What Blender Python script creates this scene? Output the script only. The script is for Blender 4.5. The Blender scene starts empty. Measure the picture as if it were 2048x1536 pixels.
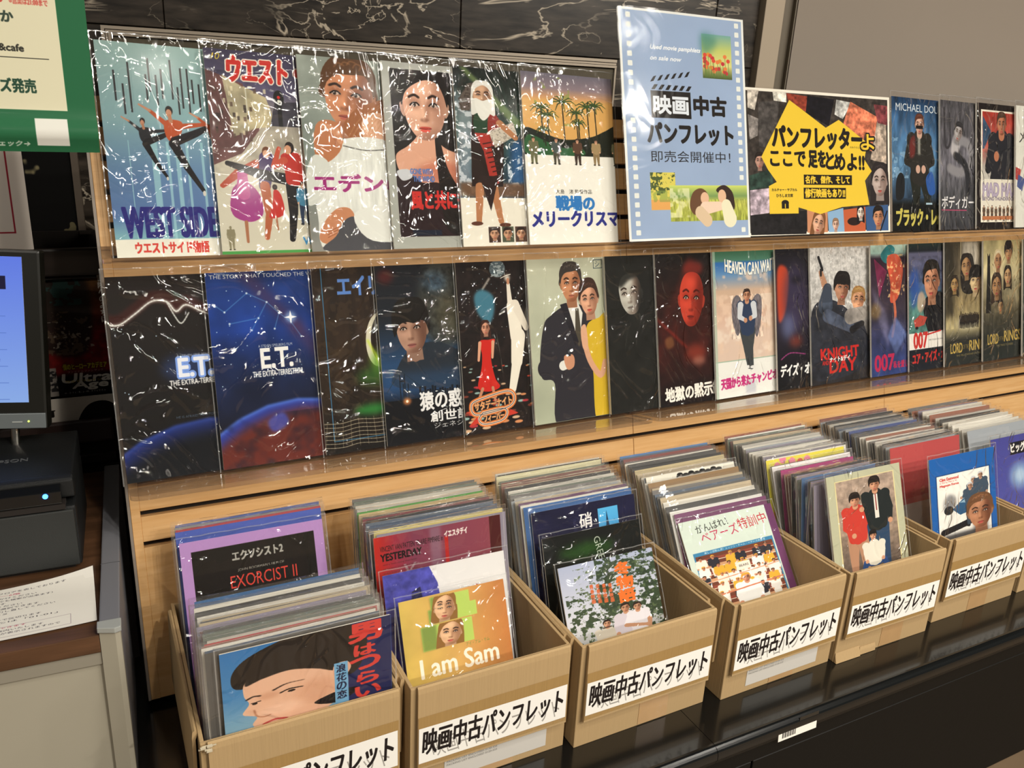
import bpy, bmesh, math, random
import numpy as np
from mathutils import Vector, Matrix

# ---------------------------------------------------------------- camera, world, lights
SC = bpy.context.scene
COL = SC.collection
Z0 = 0.937
TILT = 0.2277235                      # the slatwall display leans back by 13 degrees
XV = Vector((1, 0, 0))
UV = Vector((0, math.sin(TILT), math.cos(TILT)))
NV = Vector((0, -math.cos(TILT), math.sin(TILT)))
cd = bpy.data.cameras.new('camera')
cam = bpy.data.objects.new('camera', cd)
COL.objects.link(cam)
yaw, pitch, roll = 0.48814279, 0.32390629, 0.0520154
fw = Vector((math.sin(yaw)*math.cos(pitch), math.cos(yaw)*math.cos(pitch), -math.sin(pitch)))
rt = Vector((math.cos(yaw), -math.sin(yaw), 0)); up = rt.cross(fw)
r2 = rt*math.cos(roll)+up*math.sin(roll); u2 = up*math.cos(roll)-rt*math.sin(roll)
cp = NV*1.33+Vector((0, 0, Z0))
cam.matrix_world = Matrix(((r2.x, u2.x, -fw.x, cp.x), (r2.y, u2.y, -fw.y, cp.y), (r2.z, u2.z, -fw.z, cp.z), (0, 0, 0, 1)))
cd.sensor_width = 36.0
cd.lens = 1661.35*36/2048
cd.clip_start = 0.02
SC.camera = cam
SC.view_settings.view_transform = 'Standard'
SC.view_settings.look = 'None'
SC.view_settings.exposure = -0.10
SC.view_settings.gamma = 1.0
SC.view_settings.use_curve_mapping = False
w = bpy.data.worlds.new('world'); SC.world = w; w.use_nodes = True
w.node_tree.nodes['Background'].inputs[0].default_value = (1.0, 0.93, 0.82, 1)
w.node_tree.nodes['Background'].inputs[1].default_value = 0.09

def area(x, y, z, size, power, col=(1, .86, .68), sy=None, rot=(0, 0, 0)):
    l = bpy.data.lights.new('ceiling_light', 'AREA')
    l.shape = 'RECTANGLE' if sy else 'DISK'; l.size = size
    if sy: l.size_y = sy
    l.energy = power; l.color = col
    o = bpy.data.objects.new('ceiling_light', l); COL.objects.link(o)
    o.location = (x, y, z); o.rotation_euler = rot
    return o
CZ = 2.75                              # ceiling height
LAMPS = [(0.5, -1.6, 8), (1.35, -1.5, 8), (2.4, -1.5, 8), (0.8, -2.6, 32), (1.9, -2.6, 26), (2.9, -2.7, 18), (1.6, -3.9, 74), (-1.7, -3.0, 22), (-1.0, -2.2, 10), (2.4, -3.8, 32)]  # the lamp farthest left is added as fill for that side
for lx, ly, pw in LAMPS: area(lx, ly, CZ-.03, .09, pw*1.16, (1, .93, .82))
for lx, ly, pw in ((1.5, -1.95, 14), (1.7, -3.1, 28), (-.6, -3.0, 10)): area(lx, ly, CZ-.03, 2.2 if lx > 0 else 1.2, pw, (1, .94, .85), sy=.10)
# ---------------------------------------------------------------- printed covers: a small painter on pixel grids
def hexc(c):
    if isinstance(c, str): return np.array([int(c[i:i+2], 16)/255 for i in (0, 2, 4)], dtype=np.float32)
    return np.array(c, dtype=np.float32)
def box1(m, r):
    k = 2*r+1
    p = np.pad(m, ((r+1, r), (0, 0)), mode='edge'); c = np.cumsum(p, 0, dtype=np.float64); m = (c[k:]-c[:-k])/k
    p = np.pad(m, ((0, 0), (r+1, r)), mode='edge'); c = np.cumsum(p, 1, dtype=np.float64); return ((c[:, k:]-c[:, :-k])/k).astype(np.float32)
def blurm(m, s):
    r = max(1, int(round(s*.85)))
    for _ in range(2 if s > 1.5 else 1): m = box1(m, r)
    return m
def vnoise(h, w, cell, seed, oct=3):
    rng = np.random.RandomState(seed); out = np.zeros((h, w), np.float32); amp = 1.0; tot = 0
    cx, cy = (cell if isinstance(cell, tuple) else (cell, cell))
    for _ in range(oct):
        gh, gw = int(h/cy)+3, int(w/cx)+3
        g = rng.rand(gh, gw).astype(np.float32)
        y = np.arange(h)/cy; x = np.arange(w)/cx
        yi = y.astype(int); xi = x.astype(int); fy = y-yi; fx = x-xi
        fy = (fy*fy*(3-2*fy))[:, None]; fx = (fx*fx*(3-2*fx))[None]
        a = g[np.ix_(yi, xi)]*(1-fx)+g[np.ix_(yi, xi+1)]*fx; b = g[np.ix_(yi+1, xi)]*(1-fx)+g[np.ix_(yi+1, xi+1)]*fx
        out += amp*(a*(1-fy)+b*fy); tot += amp; amp *= .55; cx = max(1.2, cx/2); cy = max(1.2, cy/2)
    return (out/tot)
GLY = {}
def glyph_edges(s):
    if s not in GLY:
        c = bpy.data.curves.new('t', 'FONT'); c.body = s; c.resolution_u = 3
        o = bpy.data.objects.new('t', c); m = bpy.data.meshes.new_from_object(o)
        n = {}
        for p in m.polygons:
            for e in p.edge_keys: n[e] = n.get(e, 0)+1
        P = np.array([v.co[:2] for v in m.vertices], dtype=np.float64).reshape(-1, 2)
        E = np.array([e for e, k in n.items() if k == 1], dtype=int).reshape(-1, 2)
        GLY[s] = (P[E] if len(E) else np.zeros((0, 2, 2)))
        bpy.data.meshes.remove(m); bpy.data.objects.remove(o); bpy.data.curves.remove(c)
    return GLY[s]
class Art:
    def __init__(s, W, H, col='ffffff', px=520):
        s.W, s.H, s.k = W, H, px/H                 # drawing units: 1 = the height of the sheet when H is 1
        s.h, s.w = px, int(round(W*s.k)); s.I = np.empty((s.h, s.w, 3), np.float32); s.I[:] = hexc(col); s.clip = None
        s.seed = 1
    def comp(s, m, x0, y0, col, a=1.0):
        h, w = m.shape; X0, Y0 = max(0, x0), max(0, y0); X1, Y1 = min(s.w, x0+w), min(s.h, y0+h)
        if X1 <= X0 or Y1 <= Y0: return
        mm = (m[Y0-y0:Y1-y0, X0-x0:X1-x0]*a)
        if s.clip is not None: mm = mm*s.clip[Y0:Y1, X0:X1]
        mm = mm[..., None]
        c = hexc(col) if not isinstance(col, np.ndarray) or col.ndim == 1 else col[Y0:Y1, X0:X1]
        s.I[Y0:Y1, X0:X1] = s.I[Y0:Y1, X0:X1]*(1-mm)+c*mm
    def emask(s, E, pad=2):                       # E: edges in pixels, even-odd fill with coverage
        if len(E) == 0: return np.zeros((1, 1), np.float32), 0, 0
        x0 = int(np.floor(E[..., 0].min()))-pad; x1 = int(np.ceil(E[..., 0].max()))+pad
        y0 = max(-40, int(np.floor(E[..., 1].min()))-pad); y1 = min(s.h+40, int(np.ceil(E[..., 1].max()))+pad)
        w, h = x1-x0, max(1, y1-y0)
        if w > 4*s.w+200 or w < 1: return np.zeros((1, 1), np.float32), 0, 0
        m = np.zeros((h, w), np.float32); SS = 3
        ax, ay, bx, by = E[:, 0, 0], E[:, 0, 1], E[:, 1, 0], E[:, 1, 1]
        lo, hi = np.minimum(ay, by), np.maximum(ay, by); pxs = np.arange(w, dtype=np.float32)+x0
        for r in range(h*SS):
            y = y0+(r+.5)/SS
            q = (lo <= y) & (hi > y)
            if not q.any(): continue
            t = (y-ay[q])/(by[q]-ay[q]); xs = np.sort(ax[q]+t*(bx[q]-ax[q]))
            row = m[r//SS]
            for i in range(0, len(xs)-1, 2):
                a_, b_ = xs[i], xs[i+1]; i0 = max(0, int(a_-x0)); i1 = min(w, int(b_-x0)+1)
                if i1 > i0: row[i0:i1] += np.clip(np.minimum(pxs[i0:i1]+1, b_)-np.maximum(pxs[i0:i1], a_), 0, 1)/SS
        return np.minimum(m, 1), x0, y0
    def put(s, m, x0, y0, col, a, blur):
        if blur:
            r = int(blur*s.k*2.5)+2; m = np.pad(m, r); m = blurm(m, blur*s.k); x0 -= r; y0 -= r
        s.comp(m, x0, y0, col, a)
    def poly(s, pts, col, a=1, blur=0):
        P = np.array(pts, float)*s.k; E = np.stack([P, np.roll(P, -1, 0)], 1); m, x0, y0 = s.emask(E); s.put(m, x0, y0, col, a, blur)
    def sp(s, pts, n=6, closed=True):
        P = np.array(pts, float); N = len(P); out = []
        for i in range(N if closed else N-1):
            if closed: p0, p1, p2, p3 = P[i-1], P[i], P[(i+1) % N], P[(i+2) % N]
            else: p0, p1, p2, p3 = P[max(0, i-1)], P[i], P[i+1], P[min(N-1, i+2)]
            for t in np.arange(n)/n: out.append(.5*((2*p1)+(p2-p0)*t+(2*p0-5*p1+4*p2-p3)*t*t+(3*p1-p0-3*p2+p3)*t**3))
        if not closed: out.append(P[-1])
        return np.array(out)
    def blob(s, pts, col, a=1, blur=0): s.poly(s.sp(pts), col, a, blur)
    def rect(s, x0, y0, x1, y1, col, a=1, blur=0): s.poly([(x0, y0), (x1, y0), (x1, y1), (x0, y1)], col, a, blur)
    def frame(s, x0, y0, x1, y1, t, col, a=1):
        for q in ((x0, y0, x1, y0+t), (x0, y1-t, x1, y1), (x0, y0, x0+t, y1), (x1-t, y0, x1, y1)): s.rect(*q, col, a)
    def ell(s, cx, cy, rx, ry, col, a=1, blur=0, rot=0):
        t = np.linspace(0, 2*np.pi, 29)[:-1]; c, n = math.cos(rot), math.sin(rot)
        s.poly(np.stack([cx+rx*np.cos(t)*c-ry*np.sin(t)*n, cy+rx*np.cos(t)*n+ry*np.sin(t)*c], 1), col, a, blur)
    def cap(s, a, b, r0, r1, col, al=1, blur=0):   # a limb: a tapered capsule
        a = np.array(a, float)*s.k; b = np.array(b, float)*s.k; r0 *= s.k; r1 *= s.k; R = max(r0, r1)+2
        x0, y0 = int(min(a[0], b[0])-R), int(min(a[1], b[1])-R); x1, y1 = int(max(a[0], b[0])+R)+1, int(max(a[1], b[1])+R)+1
        if (x1-x0)*(y1-y0) > 4*s.w*s.h: return
        Y, Xx = np.mgrid[y0:y1, x0:x1]+.5; d = b-a; L = max(1e-6, d@d)
        t = np.clip(((Xx-a[0])*d[0]+(Y-a[1])*d[1])/L, 0, 1)
        D = np.hypot(Xx-a[0]-t*d[0], Y-a[1]-t*d[1]); m = np.clip(r0+(r1-r0)*t-D+.5, 0, 1).astype(np.float32); s.put(m, x0, y0, col, al, blur)
    def line(s, pts, wd, col, a=1, blur=0, sm=False, w1=None):
        if sm: pts = s.sp(pts, 5, False)
        n = len(pts)-1
        for i in range(n):
            ra = wd/2 if w1 is None else (wd+(w1-wd)*i/n)/2; rb = wd/2 if w1 is None else (wd+(w1-wd)*(i+1)/n)/2
            s.cap(pts[i], pts[i+1], ra, rb, col, a, blur)
    def grad(s, stops, x0=0, y0=0, x1=None, y1=None, horiz=False, a=1):
        x1 = s.W if x1 is None else x1; y1 = s.H if y1 is None else y1
        X0, X1, Y0, Y1 = [int(round(v*s.k)) for v in (x0, x1, y0, y1)]; X0, Y0 = max(0, X0), max(0, Y0); X1, Y1 = min(s.w, X1), min(s.h, Y1)
        n = (X1-X0) if horiz else (Y1-Y0)
        if n < 1: return
        t = np.linspace(0, 1, n); ts = [q[0] for q in stops]; C = np.array([hexc(q[1]) for q in stops])
        g = np.stack([np.interp(t, ts, C[:, i]) for i in range(3)], 1).astype(np.float32)
        g = g[None] if horiz else g[:, None]; s.I[Y0:Y1, X0:X1] = s.I[Y0:Y1, X0:X1]*(1-a)+g*a
    def noise(s, cell, amp, x0=0, y0=0, x1=None, y1=None, col=None, thr=None, oct=3, soft=.06):
        x1 = s.W if x1 is None else x1; y1 = s.H if y1 is None else y1
        X0, X1, Y0, Y1 = [int(round(v*s.k)) for v in (x0, x1, y0, y1)]; X0, Y0 = max(0, X0), max(0, Y0); X1, Y1 = min(s.w, X1), min(s.h, Y1)
        if X1 <= X0 or Y1 <= Y0: return
        s.seed += 1; c = tuple(v*s.k for v in cell) if isinstance(cell, tuple) else cell*s.k
        n = vnoise(Y1-Y0, X1-X0, c, s.seed, oct)
        if col is None: s.I[Y0:Y1, X0:X1] = np.clip(s.I[Y0:Y1, X0:X1]*(1+amp*(n[..., None]-.5)*2), 0, 1)
        else: s.comp(np.clip((n-thr)/soft, 0, 1), X0, Y0, col, amp)
    def text(s, t, x, y, h, w=None, col='000000', bold=0, shear=0, rot=0, out=None, ow=.004, a=1, vert=False, blur=0, arc=0):
        """x, y: the top left of the line; h: height of a capital or kanji; w: width the whole line is fitted to"""
        if vert:
            for i, ch in enumerate(t): s.text(ch, x, y+i*h*1.12, h, w, col, bold, shear, rot, out, ow, a)
            return
        bold = min(bold, .055*h)
        E = glyph_edges(t)
        if not len(E): return
        E = E.copy(); mn = E.reshape(-1, 2).min(0); mx = E.reshape(-1, 2).max(0)
        E[..., 0] -= mn[0]; sy = h/(mx[1]-mn[1]); E[..., 1] = (mx[1]-E[..., 1])*sy
        E[..., 0] *= (w/(mx[0]-mn[0])) if w else sy
        tw = E[..., 0].max()
        E[..., 0] += (h-E[..., 1])*shear
        if arc: E[..., 1] += arc*((E[..., 0]/tw-.5)**2*4-1)
        c, n = math.cos(rot), math.sin(rot); ex, ey = E[..., 0].copy(), E[..., 1].copy()
        E[..., 0] = (x+ex*c-ey*n)*s.k; E[..., 1] = (y+ex*n+ey*c)*s.k
        m, x0, y0 = s.emask(E, 8)
        def dil(m, r):
            r = r*s.k
            if r < .3: return m
            o = m.copy(); n = max(1, int(math.ceil(r))); f = min(1, r)
            for dy in range(-n, n+1):
                for dx in range(-n, n+1):
                    if dx*dx+dy*dy <= r*r+.6 and (dx or dy): o = np.maximum(o, np.roll(np.roll(m, dy, 0), dx, 1)*(f if n == 1 else 1))
            return o
        mb = dil(m, bold)
        if out is not None: s.put(dil(mb, ow), x0, y0, out, a, blur)
        s.put(mb, x0, y0, col, a, blur)
    def face(s, x, y, h, skin='d8a888', hair='2a1c16', style='short', rot=0, turn=0, lip='a04a44', shade=.45, side=1, brow='2a1c16', wd=.74, det=1, neck=True):
        """a generic head, h = chin to crown"""
        r = h/2; c, n = math.cos(rot), math.sin(rot); sk = hexc(skin); dk = sk*np.array([.52, .42, .38], np.float32); lt = np.clip(sk*1.14+.03, 0, 1)
        def T(pts): return [(x+(u*wd*c-v*n)*r, y+(u*wd*n+v*c)*r) for u, v in pts]
        if style == 'long': s.blob(T([(0, -1.22), (.8, -1.0), (1.15, -.2), (1.25, .8), (1.2, 1.7), (.5, 1.5), (-.5, 1.5), (-1.2, 1.7), (-1.25, .8), (-1.15, -.2), (-.8, -1.0)]), hair)
        elif style == 'up': s.blob(T([(0, -1.45), (.75, -1.25), (1.12, -.5), (1.0, .1), (-1.0, .1), (-1.12, -.5), (-.75, -1.25)]), hair)
        elif style != 'none': s.blob(T([(0, -1.2), (.75, -1.05), (1.08, -.4), (1.0, .15), (-1.0, .15), (-1.08, -.4), (-.75, -1.05)]), hair)
        if neck: s.poly(T([(-.45, .5), (.5, .5), (.55, 1.35), (-.5, 1.35)]), sk*.8)
        for q in (-1, 1):
            if turn*q < .3: s.blob(T([(q*.92, -.12), (q*1.1, -.05), (q*1.05, .22), (q*.9, .32)]), sk*.82)
        F = [(0, -.98), (.6, -.85), (.93, -.4), (.93, .1), (.78, .55), (.42, .93), (0, 1.03), (-.42, .93), (-.78, .55), (-.93, .1), (-.93, -.4), (-.6, -.85)]
        P = s.sp(T(F))*s.k; m, x0, y0 = s.emask(np.stack([P, np.roll(P, -1, 0)], 1))
        full = np.zeros((s.h, s.w), np.float32); X0, Y0 = max(0, x0), max(0, y0); X1, Y1 = min(s.w, x0+m.shape[1]), min(s.h, y0+m.shape[0])
        if X1 <= X0 or Y1 <= Y0: return
        full[Y0:Y1, X0:X1] = m[Y0-y0:Y1-y0, X0-x0:X1-x0]
        old = s.clip; s.clip = full if old is None else full*old
        s.comp(np.ones((Y1-Y0, X1-X0), np.float32), X0, Y0, sk)
        def E(u, v, ru, rv, col, a, bl=0): (px, py), = T([(u, v)]); s.ell(px, py, ru*wd*r, rv*r, col, a, bl*r, rot)
        t = turn*.3
        if h*s.k > 14:
            E(side*.72, 0, .45, 1.2, dk, min(1, shade*1.25), .22); E(-side*.55, .42, .22, .16, dk, .22, .12); E(side*.3, .85, .5, .2, dk, .35, .1); E(-side*.45, .2, .3, .28, lt, .5, .14); E(t, -.55, .4, .2, lt, .45, .12); E(0, .98, .6, .14, dk, .5, .1)
        for q in (-1, 1):
            ex = q*.42+t
            E(ex, -.06, .27, .16, dk, .45, .07)
            if det and h*s.k > 26:
                E(ex, -.025, .155, .052, 'd8ccc0', .85, .01); E(ex+t*.2, -.03, .066, .06, '2a1c14', 1, .006)
                E(ex+t*.2-.03, -.06, .02, .02, 'ffffff', .8)
                s.line(T([(ex-.2, -.01), (ex-.06, -.09), (ex+.1, -.085), (ex+.2, -.02)]), .045*r, '1c120e', .9, 0, True)
            else: E(ex, -.03, .15, .075, '241812', .85, .02)
            s.line(T([(ex-q*.2, -.25), (ex, -.32), (ex+q*.24, -.25)]), .07*r, brow, .8, .015*r, True)
        E(t*1.2+side*.13, .18, .1, .3, dk, .4, .06); E(t*1.2, .42, .2, .06, dk, .6, .03); E(t*1.3-side*.04, .25, .05, .2, lt, .55, .04)
        E(t, .66, .28, .045, lip, 1, .015); E(t, .73, .22, .055, np.clip(hexc(lip)*1.2, 0, 1), .9, .015)
        if det and h*s.k > 26: s.line(T([(t-.27, .675), (t, .69), (t+.27, .675)]), .02*r, '4a1c18', .8)
        s.clip = old
        if style in ('short', 'up'): s.blob(T([(-1.02, .0), (-1.1, -.6), (-.7, -1.12), (0, -1.24), (.75, -1.1), (1.1, -.6), (1.02, .0), (.88, -.35), (.62, -.68), (.1, -.78 if style == 'up' else -.66), (-.5, -.6), (-.86, -.35)]), hair)
        elif style == 'long': s.blob(T([(-1.12, .3), (-1.12, -.6), (-.65, -1.2), (0, -1.26), (.7, -1.18), (1.12, -.6), (1.12, .3), (.93, -.15), (.66, -.6), (.1, -.86), (-.6, -.6), (-.93, -.15)]), hair)
        elif style == 'mop': s.blob(T([(-1.1, .25), (-1.15, -.6), (-.7, -1.2), (0, -1.3), (.75, -1.2), (1.15, -.6), (1.1, .25), (.9, -.2), (.6, -.3), (.2, -.22), (-.3, -.3), (-.75, -.2)]), hair)
        if h*s.k > 40 and style != 'none':
            hl = np.clip(hexc(hair)*1.9+.05, 0, 1)
            for i in range(5): s.line(T([(-.6+i*.25, -.95+abs(i-2)*.06), (-.45+i*.24, -1.08+abs(i-2)*.05), (-.2+i*.22, -1.06+abs(i-2)*.07)]), .03*r, hl, .35, .02*r, True)
    def fig(s, x, y, H, J=None, top='884422', leg='181818', skin='d0a080', hair='201612', shoe='181818', skirt=None, sleeve=None, fat=1.0, headstyle='short'):
        """a generic figure, H = full height, (x, y) = the crown; J moves joints (units of H)"""
        D = dict(head=(0, .065), neck=(0, .14), sl=(-.1, .18), sr=(.1, .18), el=(-.14, .34), er=(.14, .34), hl=(-.13, .48), hr=(.13, .48), pl=(-.05, .5), pr=(.05, .5), kl=(-.06, .73), kr=(.06, .73), fl=(-.06, .97), fr=(.07, .97))
        if J: D.update(J)
        q = {k: (x+v[0]*H, y+v[1]*H) for k, v in D.items()}; f = H*fat; sl = top if sleeve in (None, 'skin') else sleeve
        for a in ('l', 'r'):
            s.cap(q['p'+a], q['k'+a], .062*f, .042*f, leg); s.cap(q['k'+a], q['f'+a], .042*f, .026*f, leg)
            fx, fy = q['f'+a]; s.ell(fx+(.015 if a == 'r' else -.015)*H, fy, .035*f, .017*f, shoe)
        s.poly([q['sl'], q['sr'], q['pr'], q['pl']], top); s.cap(q['sl'], q['pl'], .05*f, .045*f, top); s.cap(q['sr'], q['pr'], .05*f, .045*f, top)
        s.cap(((q['sl'][0]+q['sr'][0])/2, q['sl'][1]), ((q['pl'][0]+q['pr'][0])/2, q['pl'][1]), .07*f, .06*f, top)
        if skirt: s.poly([q['pl'], q['pr'], (q['kr'][0]+.1*H, q['kr'][1]+.02*H), (q['kl'][0]-.1*H, q['kl'][1]+.02*H)], skirt)
        for a in ('l', 'r'):
            s.cap(q['s'+a], q['e'+a], .038*f, .03*f, sl); s.cap(q['e'+a], q['h'+a], .028*f, .02*f, sl if sleeve != 'skin' else skin); s.ell(*q['h'+a], .024*f, .028*f, skin)
        s.cap(q['neck'], q['head'], .028*f, .03*f, skin)
        if H*s.k > 70: s.face(q['head'][0], q['head'][1], .14*H, skin, hair, headstyle, det=0, neck=False)
        else: s.ell(q['head'][0], q['head'][1]-.01*H, .048*f, .062*f, hair); s.ell(q['head'][0], q['head'][1]+.015*H, .037*f, .045*f, skin)
    def squash(s, f):                          # the layout sits in the upper part of the sheet
        n = int(s.h*f); ys = np.minimum((np.arange(s.h)/f).astype(int), s.h-1); s.I = s.I[ys]; return s
    def widen(s, f):
        xs = np.minimum((np.arange(s.w)/f).astype(int), s.w-1); s.I = s.I[:, xs]; return s
    def grade(s, g=1.0, sat=1.0, gain=1.0):
        I = s.I; L = I.mean(2, keepdims=True); s.I = np.clip((L+(I-L)*sat)**g*gain, 0, 1)
ARTS = {}
def image_of(name, art):
    if name in ARTS: return ARTS[name]
    im = bpy.data.images.new(name, art.w, art.h, alpha=False)
    a = np.ones((art.h, art.w, 4), np.float32); a[..., :3] = np.clip(art.I[::-1], 0, 1)
    im.pixels.foreach_set(a.ravel()); im.update(); im.pack(); ARTS[name] = im
    return im
A4 = .705
R = random.Random(7)
def a_u1():
    c = Art(A4, 1, '8fb4b4'); c.grad([(0, '9ab8b4'), (.35, '88aeb4'), (.62, '6284ac'), (.8, '5a78a8'), (.9, '7fb0bc')])
    for x, w in ((.2, .03), (.27, .012), (.31, .02), (.36, .012), (.1, .004), (.43, .012)): c.rect(x, .45, x+w, .92, 'a4d4d8', .7)
    for x, a, b in ((.07, .13, .27), (.105, .19, .33), (.135, .09, .32), (.21, .14, .27), (.225, .065, .22), (.255, .14, .28), (.28, .11, .25), (.325, .065, .25), (.35, .19, .32), (.37, .1, .29), (.4, .1, .31), (.42, .15, .265), (.45, .17, .3), (.5, .1, .28), (.55, .15, .3)):
        c.rect(x-.004, a, x+.004, b, '2c2a2c'); c.rect(x+.012, a+.02, x+.013, b, '5a7c80', .6)
    c.text('WEST SIDE', .045, .765, .14, .43, '2c2a78', bold=.007)
    c.rect(0, .915, A4, 1, 'ecebdc'); c.text('ウエストサイド物語', .085, .928, .055, .34, 'd2443a', bold=.004)
    def dancer(x, y, H, top, k):
        c.cap((x, y+.3*H), (x-.23*H, y+.1*H), .035*H, .02*H, top); c.cap((x-.23*H, y+.1*H), (x-.35*H, y+.03*H), .016*H, .012*H, 'c89070')
        c.cap((x+.12*H, y+.28*H), (x+.42*H, y+.24*H), .035*H, .022*H, top)
        c.blob([(x-.06*H, y+.22*H), (x+.14*H, y+.22*H), (x+.12*H, y+.38*H), (x+.06*H, y+.52*H), (x-.06*H, y+.42*H)], top)
        c.cap((x+.02*H, y+.5*H), (x+.16*H, y+.8*H), .06*H, .04*H, '1e1c1e'); c.cap((x+.16*H, y+.8*H), (x+.33*H, y+1.08*H), .04*H, .025*H, '1e1c1e')
        c.cap((x+.04*H, y+.47*H), (x+.3*H, y+.36*H), .06*H, .045*H, '1e1c1e'); c.cap((x+.3*H, y+.36*H), (x+.5*H, y+.26*H), .045*H, .03*H, '1e1c1e')
        c.ell(x+.34*H, y+1.12*H, .02*H, .035*H, 'd8d4c8'); c.ell(x, y+.09*H, .045*H, .06*H, '1c1614'); c.ell(x-.005*H, y+.12*H, .035*H, .05*H, 'c89070'); c.cap((x, y+.15*H), (x+.01*H, y+.22*H), .02*H, .025*H, 'b88060')
    dancer(.175, .335, .26, '26262a', 0); dancer(.30, .27, .38, 'b8542c', 1); dancer(.5, .3, .3, 'b8542c', 1)
    return c
def a_u2():
    c = Art(A4, 1, 'd4cfba'); c.grad([(0, '3e3a50'), (.2, '5a5570'), (.32, '9a9488'), (.5, 'b8b2a0'), (.7, 'd0ccb8')])
    c.poly([(0, .1), (.16, .16), (.22, .38), (.13, .5), (0, .56)], '6a4a48'); c.poly([(.07, .12), (.2, .2), (.24, .36), (.1, .42)], 'a8a084'); c.poly([(.16, .17), (.26, .22), (.3, .36), (.17, .38)], 'b8ae8c')
    for i in range(34): x, y = R.uniform(.01, .26), R.uniform(.16, .42); c.rect(x, y, x+.012, y+.022, R.choice(['3a3230', '5c4a40', 'd8cfae']), .8)
    c.poly([(.3, .24), (A4, .22), (A4, .36), (.27, .36)], '3c3a44'); c.noise(.06, .25, 0, .1, A4, .6)
    c.rect(.31, .2, .33, .36, '1c1c1e'); c.ell(.32, .22, .025, .04, '222222'); c.ell(.32, .215, .008, .008, 'c83028'); c.ell(.32, .235, .008, .008, 'e0e0d0')
    c.line([(.17, .18), (.17, .3)], .004, 'd8d8c8'); c.ell(.19, .175, .012, .006, 'e8e8d8')
    c.text('ウエスト・サイド', .095, .03, .12, .56, 'c8342c', bold=.006, out='f2ead8', ow=.006, shear=.06); c.text('10', .03, .02, .03, None, 'd8c040', shear=.3)
    def lim(P, r, col):
        for i in range(len(P)-1): c.cap(P[i], P[i+1], r[i], r[i+1], col)
    lim([(.19, .56), (.1, .6), (.03, .66)], (.03, .02, .012), 'b04a30'); c.blob([(.07, .68), (.13, .64), (.19, .7), (.2, .8), (.14, .84), (.06, .8)], 'a03c84'); c.cap((.12, .6), (.12, .7), .022, .03, 'b85090'); c.ell(.115, .575, .016, .02, '382420')
    c.cap((.12, .84), (.12, .94), .008, .006, 'a87050'); lim([(.24, .52), (.22, .66)], (.035, .028), '4c3c66'); lim([(.22, .66), (.23, .8), (.21, .92)], (.024, .018, .012), 'b0603c'); c.ell(.24, .49, .02, .027, '6a4028'); c.ell(.238, .5, .015, .02, 'd8a888')
    lim([(.35, .63), (.2, .6), (.06, .55)], (.03, .024, .012), '201c1e'); lim([(.35, .63), (.345, .8), (.33, .93)], (.033, .02, .014), '1c1a1c'); c.blob([(.31, .5), (.4, .5), (.4, .64), (.33, .65), (.32, .58)], 'b8342a'); lim([(.32, .53), (.27, .56), (.3, .47)], (.018, .014, .01), 'c05038')
    c.ell(.35, .465, .022, .03, '221815'); c.ell(.342, .475, .017, .023, 'd09a78'); c.blob([(.26, .68), (.29, .7), (.3, .8), (.23, .82), (.25, .74)], 'c03028'); c.cap((.26, .82), (.265, .88), .006, .004, 'a87050'); c.ell(.265, .665, .012, .014, '2a1c18'); c.fig(.4, .64, .22, None, '4a88a8', '2c3a54')
    c.text('WEST SIDE', .38, .92, .04, .24, '3a8ac0', bold=.005); c.rect(0, .985, A4, 1, '4c9a4c'); c.fig(.045, .86, .12, None, '8a8468', '8a8468', '8a8468', '8a8468'); return c.widen(1.1)
def a_u3():
    c = Art(A4, 1, '868f88'); c.grad([(0, '9ba49a'), (.5, '7c8880'), (1, '8f8f88')]); c.noise(.12, .15)
    c.face(.235, .19, .33, 'c98a64', '5a3c24', 'short', rot=.08, turn=-.4, lip='9a5044', shade=.6)
    c.blob([(.22, .42), (.2, .34), (.26, .26), (.34, .22), (.42, .2), (.5, .25), (.52, .4), (.4, .46), (.3, .45)], '9a6038'); c.blob([(.3, .3), (.38, .27), (.44, .33), (.42, .44), (.34, .47), (.29, .4)], 'd8a888')
    for i in range(7): c.line([(.22+i*.02, .4), (.28+i*.02, .31), (.4+i*.015, .22)], .004, 'c08a58', .5, .002, True)
    c.blob([(.05, .62), (.08, .48), (.18, .42), (.3, .4), (.42, .42), (.56, .5), (.62, .8), (.6, 1.0), (.1, 1.02), (.04, .82)], 'dfe2da'); c.noise((.012, .1), .1, .08, .45, .6, 1); c.line([(.19, .45), (.3, .47), (.42, .46)], .006, '2e2c28', .6, 0, True)
    c.blob([(.06, .36), (.11, .32), (.18, .34), (.19, .4), (.17, .48), (.1, .54), (.05, .5)], 'b87850')
    for i in range(4): c.cap((.1+i*.02, .35+i*.012), (.16+i*.006, .37+i*.02), .016, .013, 'cc9068'); c.line([(.1+i*.02, .365+i*.012), (.15, .385+i*.02)], .003, '8a4c30', .6)
    c.blob([(.0, .6), (.05, .5), (.12, .56), (.08, .7), (.0, .76)], 'd4d8d0'); c.blob([(.06, .86), (.13, .78), (.2, .78), (.22, .86), (.14, .9), (.09, .96), (.04, .94)], 'c48660')
    for i in range(3): c.line([(.08, .9+i*.014), (.14, .87+i*.014)], .003, '7a4028', .7)
    c.blob([(.2, .82), (.4, .86), (.6, .9), (.6, 1), (.08, 1), (.12, .92)], '4c4c50'); c.blob([(.22, .8), (.44, .76), (.62, .8), (.6, .93), (.3, .95)], 'e2e4dc')
    c.text('エデンの東', .035, .6, .09, .58, '9c2a74', bold=.005); return c.widen(1.14)
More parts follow.
